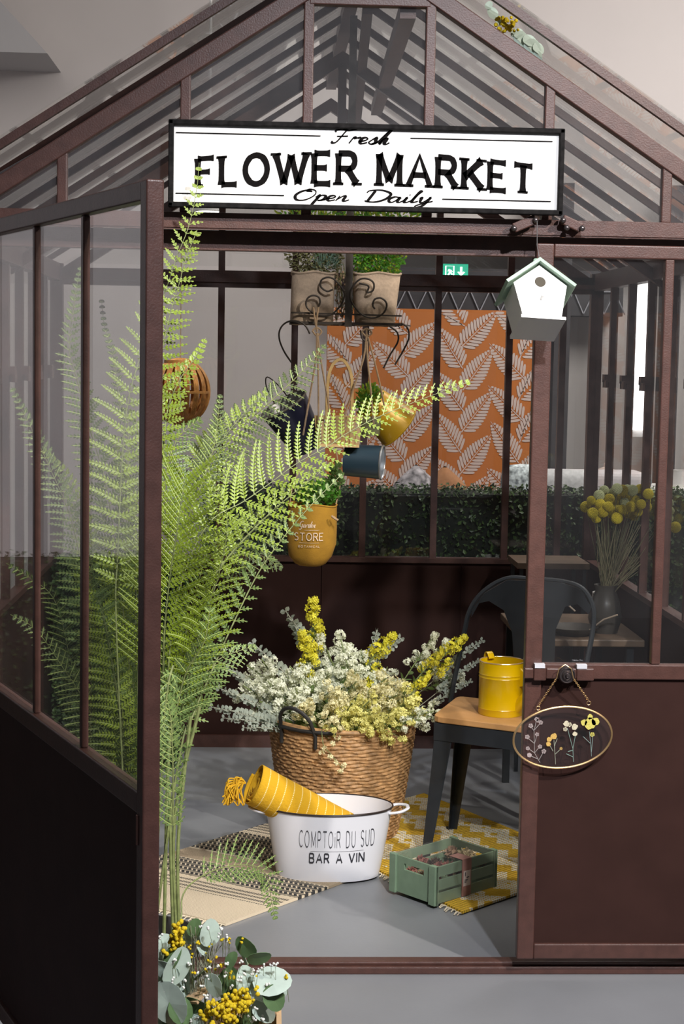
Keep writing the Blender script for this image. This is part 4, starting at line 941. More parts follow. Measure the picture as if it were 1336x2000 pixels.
def euc_sprig(label, group, H_, seed, ls=.025, matl=None, name='eucalyptus_sprig', rmin=.35, dens=1.0):
    random.seed(seed); t = thing(name, label, 'greenery', (0, 0, 0), (0, 0, 0), group); m = MB(); m3 = MB()
    P = cr([V((0, 0, 0)), V((.008, 0, H_*.35)), V((.02, .004, H_*.7)), V((.018, 0, H_))], 8); m.tube(P, .0016, 5)
    n = int(26*dens)
    for k in range(n):
        q = rmin+(1-rmin)*k/(n-1); p = P[min(len(P)-1, int(q*(len(P)-1)))]; a = k*1.57+random.uniform(-.3, .3)
        for s_ in (0, math.pi):
            d = V((math.cos(a+s_), math.sin(a+s_), .35)).normalized(); l_ = ls*(1.15-.6*q); nq = V((random.gauss(0, .5), random.gauss(0, .5), random.gauss(0, .5)))+d.cross(V((0, 0, 1))); leaf_quad(m3, p, d, (nq-d*nq.dot(d)).normalized(), l_, l_*.9)
    m.build('stem', mat('pale_stem', (.4, .4, .32), .6), t); m3.build('leaves', matl or EUC, t); return t
kinds = {
 'w': [spray('x', 'white-green blossom sprays in the basket', WHT, .34, 31), spray('x', 'white-green blossom sprays in the basket', WHT, .34, 32)],
 'c': [spray('x', 'cream blossom sprays in the basket', CRM, .34, 33), spray('x', 'cream blossom sprays in the basket', CRM, .34, 34)],
 'l': [spray('x', 'yellow-cream blossom sprays in the basket', LIME, .34, 35), spray('x', 'yellow-cream blossom sprays in the basket', LIME, .34, 36)],
 'y': [spray('x', 'bright yellow flower spikes in the basket', YEL, .34, 37, 'spike', 'flower_spike')],
 'v': [spray('x', 'white-green blossom spikes in the basket', WHT, .34, 39, 'spike', 'flower_spike')],
 'e': [euc_sprig('x', 'grey eucalyptus sprigs in the basket', .34, 38)]}
for k_ in kinds:
    for t in kinds[k_]: t['used'] = 0
ROOT = V((.27, 1.27, .30))
USED = set()
def place(k_, px, py, Y, label, s=1.0, root=None, bend=None):
    src = random.choice(kinds[k_]); tip = at(px, py, Y); rt_ = root if root is not None else ROOT+V((random.uniform(-.15, .15), random.uniform(-.12, .12), 0))
    d = tip-rt_; ln = d.length; q = d.to_track_quat('Z', 'Y').to_euler()
    # root slides along the stem so that every spray keeps its size
    sc_ = max(.75, min(1.35, ln/.34)); loc = tip-d.normalized()*.34*sc_*1.02
    if src.name not in USED: o = src; USED.add(src.name); o.location = loc; o.rotation_euler = q; o.scale = (sc_,)*3; o['label'] = label
    else: o = copy_tree(src, loc, q, sc_, label)
    return o
random.seed(77)
LBL = {'w': 'white-green blossom spray in the wicker basket, back and left of the bunch', 'c': 'cream blossom spray in the middle of the wicker basket', 'l': 'soft yellow blossom spray at the front of the wicker basket', 'e': 'grey eucalyptus sprig sticking out of the wicker basket on the left'}
W_ = [(505,1285,1.25),(470,1340,1.2),(520,1330,1.15),(560,1300,1.25),(600,1290,1.3),(650,1262,1.35),(672,1250,1.4),(690,1285,1.35),(725,1300,1.35),(545,1370,1.16),(500,1372,1.18),(760,1300,1.35),(610,1330,1.2),(575,1345,1.15),(800,1330,1.3),(475,1300,1.3),(640,1300,1.25),(705,1265,1.4)]
for p in W_: place('w', *p, LBL['w'])
C_ = [(600,1375,1.05),(640,1340,1.1),(575,1375,1.2),(700,1330,1.15),(660,1370,1.05),(740,1340,1.15),(640,1400,1.0),(780,1360,1.12),(690,1310,1.2),(800,1345,1.15),(760,1325,1.2)]
for p in C_: place('c', *p, LBL['c'])
L_ = [(690,1375,1.05),(725,1370,1.03),(760,1385,1.03),(700,1410,1.0),(745,1412,1.0),(795,1395,1.05),(815,1370,1.08),(650,1412,1.0),(720,1345,1.1),(780,1425,1.02)]
for p in L_: place('l', *p, LBL['l'])
place('y', 612, 1172, 1.3, 'tallest yellow flower spike rising from the wicker basket')
place('y', 592, 1235, 1.25, 'yellow flower spike left of the tallest one in the wicker basket')
place('y', 764, 1240, 1.35, 'yellow flower spike standing at the back centre of the wicker basket')
place('y', 905, 1243, 1.25, 'yellow flower spike reaching right in front of the chair back', root=V((.42, 1.2, .42)))
place('y', 860, 1275, 1.2, 'yellow flower spike right of the bunch over the wicker basket', root=V((.40, 1.15, .42)))
place('y', 835, 1320, 1.15, 'short yellow flower spike at the right edge of the wicker basket', root=V((.38, 1.12, .38)))
place('v', 660, 1238, 1.35, 'white-green blossom spike right of the tallest yellow spike')
place('v', 625, 1245, 1.3, 'white-green blossom spike just under the tallest yellow spike')
place('v', 850, 1240, 1.3, 'white-green blossom spike arching right at the back of the basket', root=V((.40, 1.22, .42)))
place('v', 872, 1252, 1.3, 'white-green blossom spike nearest the chair back', root=V((.44, 1.22, .42)))
place('w', 870, 1385, 1.1, 'white-green blossom spray spilling over the corner of the chair seat', root=V((.42, 1.1, .42)))
place('w', 845, 1400, 1.05, 'white-green blossom spray between basket and chair leg', root=V((.40, 1.08, .40)))
place('w', 905, 1310, 1.4, 'white-green blossom spray behind the chair back post', root=V((.48, 1.3, .45)))
E_ = [(408,1378,1.15),(425,1340,1.2),(445,1300,1.3),(430,1400,1.1),(470,1420,1.1),(455,1390,1.12),(480,1395,1.2),(488,1422,1.22)]
for p in E_: place('e', *p, LBL['e'], root=V((.16, 1.18, .38)))
place('e', 557, 1187, 1.35, 'tall grey eucalyptus sprig left of the tallest yellow spike'); place('e', 572, 1215, 1.38, 'shorter grey eucalyptus sprig beside the tall one at the back left')
place('e', 490, 1250, 1.35, 'grey eucalyptus sprig rising from the back left of the basket'); place('e', 747, 1228, 1.4, 'grey eucalyptus sprig behind the central yellow spike'); place('e', 792, 1245, 1.42, 'thin grey eucalyptus sprig right of the central yellow spike')
place('e', 948, 1250, 1.35, 'grey-white leafy sprig reaching right past the chair post', root=V((.5, 1.3, .45))); place('e', 925, 1330, 1.3, 'grey-white leafy sprig low behind the chair post', root=V((.5, 1.25, .40))); place('e', 940, 1290, 1.35, 'grey-white leafy sprig beside the watering can', root=V((.52, 1.3, .42)))
for px, py, i in [(655,1500,0),(668,1508,0),(648,1470,1)]:
    pass
for k_ in kinds:
    for t in kinds[k_]:
        if 'used' in t: del t['used']
# blossom twig hanging over the front of the basket
t = thing('blossom_twig', 'pale yellow blossom twig drooping over the front of the wicker basket', 'flower spray', at(640, 1440, 1.0)); random.seed(8)
m = MB(); m.tube(cr([at(628,1425,1.03), at(632,1455,.995), at(648,1475,.985), at(668,1500,.98)], 5), .0012, 5); m.build('stem', TWIG, t)
m = MB()
for q in [(628,1470,.985),(634,1462,.985),(655,1490,.98),(665,1505,.98),(672,1495,.98),(645,1478,.98),(650,1452,.99)]: florets(m, at(*q), .007, 8, .007)
m.build('blossoms', CRM, t)
# leaf filling of the basket
m = MB(); random.seed(9)
for k in range(420):
    a = random.uniform(0, 6.28); r_ = .225*math.sqrt(random.random()); p = V((.273+r_*math.cos(a), 1.27+r_*math.sin(a), .36+random.uniform(0, .05)*(1.3-r_/.23))); d = V((math.cos(a)*.5+random.gauss(0, .4), math.sin(a)*.5+random.gauss(0, .4), .8)).normalized(); leaf_quad(m, p, d, d.orthogonal().normalized(), random.uniform(.04, .07), .022)
o_ = m.build('leaf_bed', LEAF, org=V((.273, 1.27, .36))); tag(o_, 'green leaves filling the mouth of the wicker basket under the flowers', 'greenery', kind='stuff')
# ================================================================== FERN PRINT PANEL
pn = thing('fern_print_panel', 'large orange display panel printed with pale fern leaves behind the rear glass', 'wall panel', (.93, 4.6, 0))
PX0, PX1, PZ = .335, 1.62, 1.865
pa = at(640, 600, 4.6); pb = at(1049, 604, 4.6)
MB().box((pa.x, 4.6, 0), (pb.x, 4.64, pa.z)).build('panel_board', mat('burnt_orange_print', (.50, .155, .028), .7, 0, .05, 6), pn)
m = MB(); random.seed(2)
PK = [0]
def pleaf(cx, cz, L_, ang, wl):
    PK[0] += 1
    t = V((math.cos(ang), 0, math.sin(ang))); s_ = V((-t.z, 0, t.x)); b0 = V((cx, 4.5985-.0003*(PK[0] % 5), cz))
    m.add([b0-s_*.003, b0+s_*.003, b0+t*L_+s_*.001, b0+t*L_-s_*.001], [(0, 1, 2, 3)])
    n = int(L_/.0195)
    for k in range(n):
        q = (k+.5)/n; w_ = wl*(math.sin(math.pi*min(1, .25+q*.78))**.8)*(1.02-q*.55)
        for sg in (-1, 1):
            c = b0+t*(L_*q); d = (s_*sg*.80+t*.62).normalized(); e = d*w_; nn = V((-d.z, 0, d.x)); hw_ = .0066
            st = c+d*.008; vs = [st+nn*(-hw_*.5)] + [st+d*w_*u+nn*hw_*v_ for u, v_ in ((.25, -1), (.8, -1.05), (.95, -.7), (1, 0), (.95, .7), (.8, 1.05), (.25, 1))] + [st+nn*hw_*.5]
            m.add(vs, [tuple(range(len(vs)))])
cols = int((pb.x-pa.x)/.15)+1
for i in range(cols+1):
    for j in range(7):
        cx = pa.x+.03+i*.155; cz = pa.z+.06-j*.225-(.115 if i % 2 else 0)-.05*(i//2 % 2)
        up_ = i % 2
        ang_ = math.radians(50 if up_ else 130)+random.uniform(-.12, .12); L_ = .27
        if pa.x+.0 < cx < pb.x+.1 and cz > .5: pleaf(cx-math.cos(ang_)*L_*.5, cz-L_*.5-.01, L_, ang_, .080)
# clip leaves to the board
keep_v = [(min(max(x, pa.x+.002), pb.x-.002), y, min(z, pa.z-.003)) for x, y, z in m.v]; m.v = keep_v
m.build('leaf_print', mat('pale_leaf_print', (.62, .50, .44), .8), pn)
# exit sign
e0 = at(866, 515, 5.25); e1 = at(914, 544, 5.25)
es = thing('exit_sign', 'small green lit emergency exit sign above the orange fern panel', 'sign', ((e0.x+e1.x)/2, 5.25, e1.z))
MB().box((e0.x, 5.25, e1.z), (e1.x, 5.27, e0.z)).build('housing', mat('exit_green', (.02, .30, .18), .4, emit=(.03, .5, .3), es=.6), es)
m = MB(); w_ = e1.x-e0.x; h_ = e0.z-e1.z; mpx = lambda u, v, th: V((e0.x+u*w_, 5.249-th, e1.z+v*h_))
ribbon(m, [(.72, .8), (.72, .25)], .09, mpx, .001); ribbon(m, [(.6, .45), (.72, .2), (.84, .45)], .08, mpx, .001)
ribbon(m, [(.10, .15), (.10, .85), (.42, .85), (.42, .15)], .05, mpx, .001); ribbon(m, [(.22, .62), (.28, .45), (.2, .2)], .07, mpx, .0012); ribbon(m, [(.28, .45), (.36, .25)], .06, mpx, .0012); ribbon(m, [(.18, .48), (.3, .58), (.36, .45)], .05, mpx, .0012)
m.build('pictogram', mat('exit_white_glow', (.8, 1, .95), .5, emit=(.75, 1, .92), es=1.6), es)
MB().box(((e0.x+e1.x)/2-.004, 5.26, e0.z), ((e0.x+e1.x)/2+.004, 5.266, 2.30)).build('hanger_rod', DARKM, es)
# ================================================================== SOFA, CUSHIONS, SHELF BEHIND
SOF = mat('white_upholstery', (.66, .62, .63), .9, 0, .04, 20, .2, 200)
def cushion(name, label, cat, c, w_, h_, d_, mt, rz=0, tilt=0, group=None):
    m = MB(); n = 14; vs = []
    for s_ in (-1, 1):
        for j in range(n+1):
            for i in range(n+1):
                u = 2*i/n-1; v = 2*j/n-1; e = (1-u**4)*(1-v**4); pin = 1-.08*(u*u*v*v)
                vs.append(V((u*w_/2*pin, s_*d_/2*(e**.5 if e > 0 else 0), v*h_/2*pin)))
    q = (n+1)**2; fs = []
    for j in range(n):
        for i in range(n): a = j*(n+1)+i; fs.append((a, a+1, a+n+2, a+n+1)); fs.append((q+a, q+a+n+1, q+a+n+2, q+a+1))
    m.add(vs, fs); M = Matrix.Translation(c) @ Matrix.Rotation(rz, 4, 'Z') @ Matrix.Rotation(tilt, 4, 'Y'); m.xf(M)
    o = m.build(name, mt, org=V(c), smooth=True); return tag(o, label, cat, group)
s0 = at(1006, 918, 4.0); s1_ = at(1168, 918, 4.0)
sf = thing('sofa', 'white upholstered sofa seen over the hedge right of the orange panel', 'sofa', ((s0.x+s1_.x)/2, 4.1, 0))
b_ = MB().box((s0.x, 4.0, .45), (s1_.x+.25, 4.18, s0.z)).build('backrest', SOF, sf); bevel(b_, .04, 4)
b_ = MB().box((s0.x, 3.55, .25), (s1_.x+.25, 4.0, .45)).build('seat', SOF, sf); bevel(b_, .03, 3)
b_ = MB().box((s0.x-.04, 3.55, 0), (s0.x, 4.18, .62)).box((s1_.x+.25, 3.55, 0), (s1_.x+.29, 4.18, .62)); b_ = b_.build('armrest', SOF, sf)
b_ = MB().box((s0.x, 3.6, 0), (s1_.x+.25, 4.1, .25)).build('base', SOF, sf)
PAT = mat('blue_white_patterned_fabric', (.5, .6, .66), .9, 0, .8, 45)
DOT = mat('black_white_patterned_fabric', (.35, .33, .34), .9, 0, .9, 30)
cushion('cushion', 'blue and white patterned cushion on the white sofa', 'cushion', at(1022, 958, 3.86), .24, .26, .10, PAT, .2)
cushion('cushion', 'white cushion with small dark motifs at the middle of the sofa', 'cushion', at(1100, 968, 3.84), .30, .26, .10, mat('dotted_white_fabric', (.6, .6, .6), .9, 0, .15, 60), 0)
cushion('cushion', 'black and white patterned cushion standing on its corner by the orange panel', 'cushion', at(812, 960, 4.4), .22, .22, .10, DOT, 0, .78)
cushion('cushion', 'caramel brown cushion standing on its corner by the orange panel', 'cushion', at(868, 968, 4.42), .24, .24, .10, mat('caramel_fabric', (.42, .2, .09), .9, 0, .1, 60), 0, .78)
bench = thing('display_bench', 'low white display bench under the cushions by the orange panel', 'bench', (at(840, 1000, 4.4).x, 4.4, 0))
zb = at(840, 985, 4.4).z; bx_ = at(840, 985, 4.4).x; MB().box((bx_-.5, 4.2, zb-.12), (bx_+.38, 4.55, zb-.09)).build('top', SOF, bench)
for sx in (-.45, .33): MB().box((bx_+sx-.02, 4.22, 0), (bx_+sx+.02, 4.5, zb-.12)).build('leg', SOF, bench)
# sideboard with pale vessels at the right
t0_ = at(1170, 948, 4.3); tb_ = thing('sideboard', 'pale sideboard with white vessels beyond the right glass', 'sideboard', (t0_.x+.35, 4.3, 0))
MB().box((t0_.x-.02, 4.15, t0_.z-.03), (t0_.x+.75, 4.5, t0_.z)).build('top', WHITE, tb_)
MB().box((t0_.x+.0, 4.17, .1), (t0_.x+.73, 4.48, t0_.z-.03)).build('body', mat('pale_wood', (.55, .42, .28), .6), tb_)
for sx in (.03, .66): MB().box((t0_.x+sx, 4.2, 0), (t0_.x+sx+.04, 4.45, .1)).build('leg', WHITE, tb_)
c = V((at(1182, 940, 4.25).x, 4.25, t0_.z)); m = MB(); m.lathe([(0, 0), (.052, 0), (.055, .02), (.054, .075), (.045, .088), (.025, .094), (.012, .10), (.010, .118), (0, .122)], 24, c); tag(m.build('ginger_jar', mat('blush_ceramic', (.62, .50, .44), .4), org=c, smooth=True), 'blush ceramic jar with pointed lid on the pale sideboard', 'jar')
for px, r_, h_, nm, lb in ((1262, .03, .06, (.08, .16, .2), 'small teal candle glass on the sideboard'), (1300, .04, .13, (.7, .66, .62), 'tall white vase on the sideboard at the right'), (1325, .05, .09, (.72, .70, .68), 'round white bowl at the right end of the sideboard')):
    c = V((at(px, 940, 4.25).x, 4.25, t0_.z)); m = MB(); m.lathe([(0, 0), (r_*.8, 0), (r_, h_*.4), (r_*.75, h_*.9), (r_*.8, h_), (r_*.7, h_), (r_*.6, h_*.5), (0, h_*.2)], 20, c); tag(m.build('vessel', mat('vessel_'+str(px), nm, .4), org=c, smooth=True), lb, 'vase')
# ================================================================== HANGING RACK
RUST = mat('dark_wrought_iron', (.055, .042, .032), .5, .4, .2, 60)
YR = .92
hr = thing('hanging_rack', 'wrought iron hanging shelf with scrolls and hooks under the header', 'shelf', at(683, 485, YR))
z_ = at(683, 632, YR).z; xa = at(568, 638, YR).x; xb = at(784, 636, YR).x
m = MB()
for y in (YR-.005, YR+.18): m.bar((xa, y, z_), (xb, y, z_), .006, .008); 
for x in (xa, xb, (xa+xb)/2): m.bar((x, YR, z_), (x, YR+.18, z_), .006, .006)
for k in range(9): m.bar((xa+(xb-xa)*k/8, YR, z_), (xa+(xb-xa)*(k+1)/8, YR+.18, z_), .004, .004)
m.bar((xa, YR-.005, z_+.030), (xb, YR-.005, z_+.026), .005, .005)
m.build('shelf_grid', RUST, hr)
m = MB(); p0 = at(683, 470, YR-.01); m.box((p0.x-.011, YR-.018, z_-.01), (p0.x+.011, YR-.008, 2.62)); m.build('upright', RUST, hr)
def scroll(pts, r=.0032): 
    m = MB(); m.tube(cr([at(540+x*.2246, 470+y*.2246, YR-.02) for x, y in pts], 6), r, 6); return m
for pts in ([(490,425),(440,440),(385,400),(390,345),(440,320),(500,335),(560,400),(590,470),(560,560),(480,640),(400,650),(320,630),(262,575),(265,510),(310,478),(365,490),(380,535),(365,575)],
            [(720,370),(800,395),(790,450),(840,430),(845,370),(800,335),(730,335),(670,390),(640,470),(670,560),(740,640),(830,672),(905,650),(950,600),(955,540),(910,500),(855,510),(838,560),(855,595)]):
    scroll(pts).build('scroll', RUST, hr, smooth=True)
for pts in ([(290,810),(255,745),(200,705),(120,700),(60,730),(25,790),(28,870),(70,970),(130,1060)], [(1085,715),(1140,760),(1150,850),(1100,960),(1030,1080)], [(985,745),(1050,800),(1055,880),(990,990),(930,1110)], [(730,780),(745,850),(790,870),(800,780)]):
    scroll(pts, .003).build('hook', RUST, hr, smooth=True)
# burlap pots
BUR = mat('burlap', (.40, .29, .20), .95, 0, .12, 120, .5, 500)
def fabric_pot(name, label, pts, Y, dep):
    tl, tr, br, bl = [at(*p, Y) for p in pts]
    c = (tl+tr+br+bl)/4; t = thing(name, label, 'plant pot', V((c.x, Y+dep/2, bl.z)))
    m = MB(); n = 32; vs = []
    for (l, r_, q) in ((bl, br, 0), (bl.lerp(tl, .33), br.lerp(tr, .33), 1), (bl.lerp(tl, .66), br.lerp(tr, .66), 2), (tl, tr, 3)):
        cx = (l.x+r_.x)/2; hw_ = (r_.x-l.x)/2; z = (l.z+r_.z)/2
        for k in range(n):
            a = 2*math.pi*k/n; ca, sa = math.cos(a), math.sin(a); e = 5; rr = (abs(ca)**e+abs(sa)**e)**(-1/e); vs.append(V((cx+hw_*rr*ca, Y+dep/2+dep/2*rr*sa, z+.003*math.sin(a*5+q))))
    fs = [(j*n+k, j*n+(k+1) % n, (j+1)*n+(k+1) % n, (j+1)*n+k) for j in range(3) for k in range(n)]+[tuple(range(n))[::-1]]
    m.add(vs, fs); o = m.build('fabric_wall', BUR, t, smooth=True); so = o.modifiers.new('thick', 'SOLIDIFY'); so.thickness = .004
    m = MB(); m.tube([V(v)+V((0, 0, 0)) for v in vs[3*n:]], .004, 6, closed=True); m.build('hem', BUR, t, smooth=True)
    return t, (tl, tr, bl, br)
pt1, q1 = fabric_pot('burlap_pot', 'left burlap pot with dried grey-brown plant on the hanging shelf', [(571, 531), (655, 533), (652, 633), (567, 632)], YR+.01, .15)
pt2, q2 = fabric_pot('burlap_pot', 'right burlap pot with fresh green boxwood on the hanging shelf', [(692, 532), (785, 536), (772, 636), (696, 634)], YR+.01, .15)
def leafball(m, c, rx, ry, rz, n, ln, wd, mi=0, up_=.4, seed=1):
    random.seed(seed)
    for i in range(n):
        d = V((random.gauss(0, 1), random.gauss(0, 1), random.gauss(0, 1))).normalized(); r_ = random.random()**.4; p = c+V((d.x*rx*r_, d.y*ry*r_, d.z*rz*r_)); dd_ = (d+V((random.gauss(0, .5), random.gauss(0, .5), up_+random.gauss(0, .4)))).normalized(); leaf_quad(m, p, dd_, dd_.orthogonal().normalized(), ln*random.uniform(.6, 1.1), wd, mi if isinstance(mi, int) else random.choice(mi))
BOX = mat('fresh_boxwood_leaf', (.10, .30, .035), .45, 0, .3, 60, trans=(.2, .45, .05), sss=.3); BOX2 = mat('yellow_green_leaf', (.35, .42, .05), .5, 0, .3, 60, trans=(.45, .5, .05), sss=.3)
c2 = (q2[0]+q2[1])/2+V((.005, .085, .07)); m = MB(); leafball(m, c2, .085, .07, .095, 1500, .013, .009, (0, 0, 0, 1), .3, 3)
leafball(m, c2+V((.06, 0, .05)), .05, .05, .06, 300, .013, .009, (0, 1), .3, 4); m.tube([c2-V((0, 0, .12)), c2+V((0, 0, .05))], .004, 6); m.build('foliage', [BOX, BOX2], pt2)
DRY = mat('dried_olive_foliage', (.20, .19, .08), .7, 0, .4, 60); GRG = mat('grey_green_grass', (.20, .30, .22), .6, 0, .2, 60)
c1 = (q1[0]+q1[1])/2+V((.005, .085, .07)); m = MB(); leafball(m, c1, .090, .07, .085, 1200, .016, .007, 0, .3, 5)
leafball(m, c1+V((.035, -.04, -.035)), .035, .02, .03, 220, .028, .003, 1, 1.5, 6); m.tube([c1-V((0, 0, .12)), c1+V((0, 0, .05))], .004, 6)
m.build('foliage', [DRY, GRG, BOX2], pt1)
m = MB(); random.seed(4)
for k in range(70):
    p = at(random.uniform(655, 690), random.uniform(530, 625), YR+.07+random.uniform(-.04, .06)); d = V((random.gauss(0, .4), random.gauss(0, .4), -1)).normalized()
    m.tube([p+V((0, 0, .03)), p+V((.004, 0, .01)), p+V((0, 0, -.012))], .0009, 4); m.ball(p, .004, 6, 4, 1)
o_ = m.build('dried_flower_bunch', [DRY, DR[0]], org=at(672, 575, YR+.07)); tag(o_, 'trailing dried flower bunch between the two burlap pots on the hanging shelf', 'dried flowers')
# tall green behind the header
gp = MB(); leafball(gp, at(620, 425, 1.05), .13, .06, .03, 240, .02, .010, (0, 1), .5, 8); leafball(gp, at(760, 425, 1.05), .13, .06, .03, 260, .02, .010, (0, 1), .5, 9)
gp.tube([at(620, 500, 1.0), at(620, 425, 1.05)], .003, 5).tube([at(760, 500, 1.0), at(760, 425, 1.05)], .003, 5)
o_ = gp.build('trailing_foliage', [BOX, BOX2], pt2)
# ================================================================== ROPES
ROPE = mat('jute_twine', (.36, .24, .14), .95, 0, .2, 200)
def rope(label, sets, Y, r=.0032, name='jute_rope'):
    t = MB()
    for pts in sets: t.tube(cr([at(x, y, Y+(p[0] if p else 0)) for x, y, *p in pts], 5), r, 6)
    o = t.build(name, ROPE, org=at(sets[0][0][0], sets[0][0][1], Y), smooth=True); return tag(o, label, 'rope')
rope('knotted jute rope sling hanging from the left of the iron shelf', [[(612,600),(616,630),(619,645)], [(622,600),(618,630),(619,648)], [(610,646),(619,640),(628,648),(619,656),(610,646)], [(619,650),(617,700),(604,780),(592,850)], [(619,650),(621,700),(622,780),(622,850)], [(620,650),(626,700),(640,780),(650,850)]], YR-.03)
rope('jute rope sling spreading from the right of the iron shelf', [[(716,640),(716,652)], [(706,648),(716,642),(726,650),(716,657),(706,648)], [(716,652),(710,700),(690,760),(668,830)], [(716,652),(718,700),(724,760),(730,830)], [(717,652),(730,700),(742,750),(752,800)]], YR-.02)
# ================================================================== BUCKETS
def bucket(name, label, c, axis, r0_, r1_, L_, outer_m, inner_m, rim_m, bail=None):
    axis = V(axis).normalized(); t = thing(name, label, 'bucket', c); M = Matrix.Translation(c) @ axis.to_track_quat('Z', 'Y').to_matrix().to_4x4()
    m = MB(); m.lathe([(0, 0), (r0_, 0), (r1_, L_)], 40); m.f = [f_ for f_ in m.f if len(f_) <= 4 or max(f_) < 80][:]; m.f = [f_ for f_ in m.f if not (len(f_) == 40)]; m.m = [0]*len(m.f); m.xf(M)
    o = m.build('bucket_wall', outer_m, t, smooth=True)
    m = MB(); m.lathe([(r1_-.003, L_), (r0_-.003, .004), (0, .004)], 40); m.f = [f_ for f_ in m.f if len(f_) != 40]; m.m = [0]*len(m.f); m.xf(M); m.build('bucket_lining', inner_m, t, smooth=True)
    m = MB(); m.tube([V((r1_*math.cos(a*.157), r1_*math.sin(a*.157), L_)) for a in range(40)], .0035, 6, closed=True); m.xf(M); m.build('rim', rim_m, t, smooth=True)
    if bail:
        m = MB(); m.tube(cr([V((-r1_, 0, L_-.01)), V((-r1_*.8, 0, L_+.06)), V((0, 0, L_+.10)), V((r1_*.8, 0, L_+.06)), V((r1_, 0, L_-.01))], 6), .002, 6); m.xf(M); m.build('bail_handle', RUST, t, smooth=True)
    return t
NAVY = mat('navy_enamel', (.018, .018, .035), .3, .2); OCH = mat('ochre_enamel', (.55, .30, .01), .35, .1); TEAL = mat('petrol_enamel', (.03, .055, .075), .35, .1); TIN = mat('bright_tin', (.6, .62, .64), .3, .8)
YB2 = YR+.06
p0 = at(604, 874, YB2); p1 = at(540, 766, YB2); bucket('metal_bucket', 'dark navy metal bucket hanging tilted behind the fern frond', p0, (p1-p0)+V((0, -.04, 0)), .052, .078, .160, NAVY, mat('galvanized', (.28, .27, .26), .4, .7), mat('olive_rim', (.14, .12, .08), .5), True)
p0 = at(722, 784, YB2); p1 = at(797, 850, YB2); bucket('metal_bucket', 'ochre yellow metal bucket hanging tilted right of the wooden handle', p0, (p1-p0)+V((0, .03, 0)), .054, .074, .125, OCH, OCH, OCH)
p0 = at(675, 898, YB2-.02); p1 = at(756, 903, YB2-.02); bucket('metal_bucket', 'petrol blue metal bucket lying sideways under the ochre one', p0, (p1-p0)+V((0, -.03, 0)), .05, .052, .115, TEAL, TIN, TIN)
# ================================================================== WOODEN BASKET WITH BENTWOOD HANDLE
BAM = mat('pale_bentwood', (.58, .38, .15), .5, 0, .15, 30); YH = YR+.0
wb = thing('handled_basket', 'pale slatted wooden basket with tall bentwood hoop handle', 'basket', at(664, 870, YH+.06))
m = MB(); q = cr([at(x, y, YH) for x, y in ((638,870),(638,800),(641,740),(650,712),(664,702),(677,711),(687,740),(687,800),(686,870))], 6)
for a, b_ in zip(q, q[1:]): m.bar(a, b_, .030, .009, (0, 1, 0) if False else ((b_-a).cross(V((0, 1, 0)))))
m.build('handle', BAM, wb)
for k in range(9):
    x = 618+k*10.5; a = at(x, 812, YH-.01+.02*math.sin(k)); b_ = at(x+(664-x)*.12, 872, YH); MB().bar(a, b_, .004, .013, (1, 0, 0)).build('slat', BAM, wb)
MB().bar(at(614, 815, YH), at(708, 817, YH), .012, .012).build('rim', BAM, wb); MB().bar(at(614, 815, YH+.11), at(708, 817, YH+.11), .012, .012).build('rim', BAM, wb); MB().bar(at(620, 868, YH), at(700, 870, YH), .10, .008).build('bottom', BAM, wb)
m = MB(); leafball(m, at(722, 782, YR+.03), .04, .035, .05, 500, .016, .007, (0, 0, 1), .6, 12); m.lathe([(0, 0), (.028, 0), (.036, .06), (0, .055)], 20, at(724, 850, YR+.03), 2)
o_ = m.build('potted_herb', [BOX, BOX2, DRY], org=at(722, 850, YR+.03)); tag(o_, 'small bright green herb plant hanging between hoop handle and ochre bucket', 'plant')
# ================================================================== GARDEN STORE BAG
BAGM = mat('mustard_canvas', (.31, .155, .009), .9, 0, .12, 30, .4, 300)
YG = .80
bg = thing('canvas_planter_bag', 'mustard canvas hanging planter bag with pale printed garden lettering', 'planter', at(607, 1100, YG+.06))
prof_px = [(1104, 607, 22), (1100, 607, 30), (1085, 607, 42), (1060, 608, 48), (1030, 609, 48.5), (1005, 610, 48), (990, 611, 47.5), (985, 611, 47)]
n = 48; vs = []; mm = MB(); rings = []
for (py, pxc, hwp) in prof_px:
    c = at(pxc, py, YG+.062); l = at(pxc-hwp, py, YG+.062); hw_ = c.x-l.x; rings.append((c, hw_))
    for k in range(n):
        a = 2*math.pi*k/n; wob = 1+.03*math.sin(3*a+py*.05)*(1 if py > 1050 else .4); vs.append(c+V((hw_*math.cos(a)*wob, hw_*.92*math.sin(a)*wob, .004*math.sin(a*3) if py < 1010 else 0)))
m = MB(); R__ = len(prof_px); m.add(vs, [(j*n+k, j*n+(k+1) % n, (j+1)*n+(k+1) % n, (j+1)*n+k) for j in range(R__-1) for k in range(n)]+[tuple(range(n))[::-1]]); o = m.build('bag_wall', BAGM, bg, smooth=True)
so = o.modifiers.new('thick', 'SOLIDIFY'); so.thickness = .003
m = MB(); m.tube(vs[-n:], .003, 6, closed=True); m.build('hem', BAGM, bg, smooth=True)
def bagmp(u, v, th):
    # u: metres across, v: world z
    best = None
    for (c0, h0), (c1_, h1) in zip(rings, rings[1:]):
        if c0.z <= v <= c1_.z: t = (v-c0.z)/(c1_.z-c0.z); c = c0.lerp(c1_, t); hw_ = h0+(h1-h0)*t; best = 1; break
    if not best: c, hw_ = rings[-2]
    a = math.pi*1.5+math.asin(max(-.95, min(.95, u/hw_))); wob = 1+.03*math.sin(3*a+1040*.05)*.7; return V((c.x+hw_*math.cos(a)*wob, c.y+hw_*.92*math.sin(a)*wob-.0028-th, v))
PR = mat('pale_bag_print', (.68, .52, .38), .8); m = MB(); zz_ = at(607, 1055, YG).z
script(m, 'Garden', bagmp, -.040, at(607, 1030, YG).z, .019, .11, .25, .85, 0)
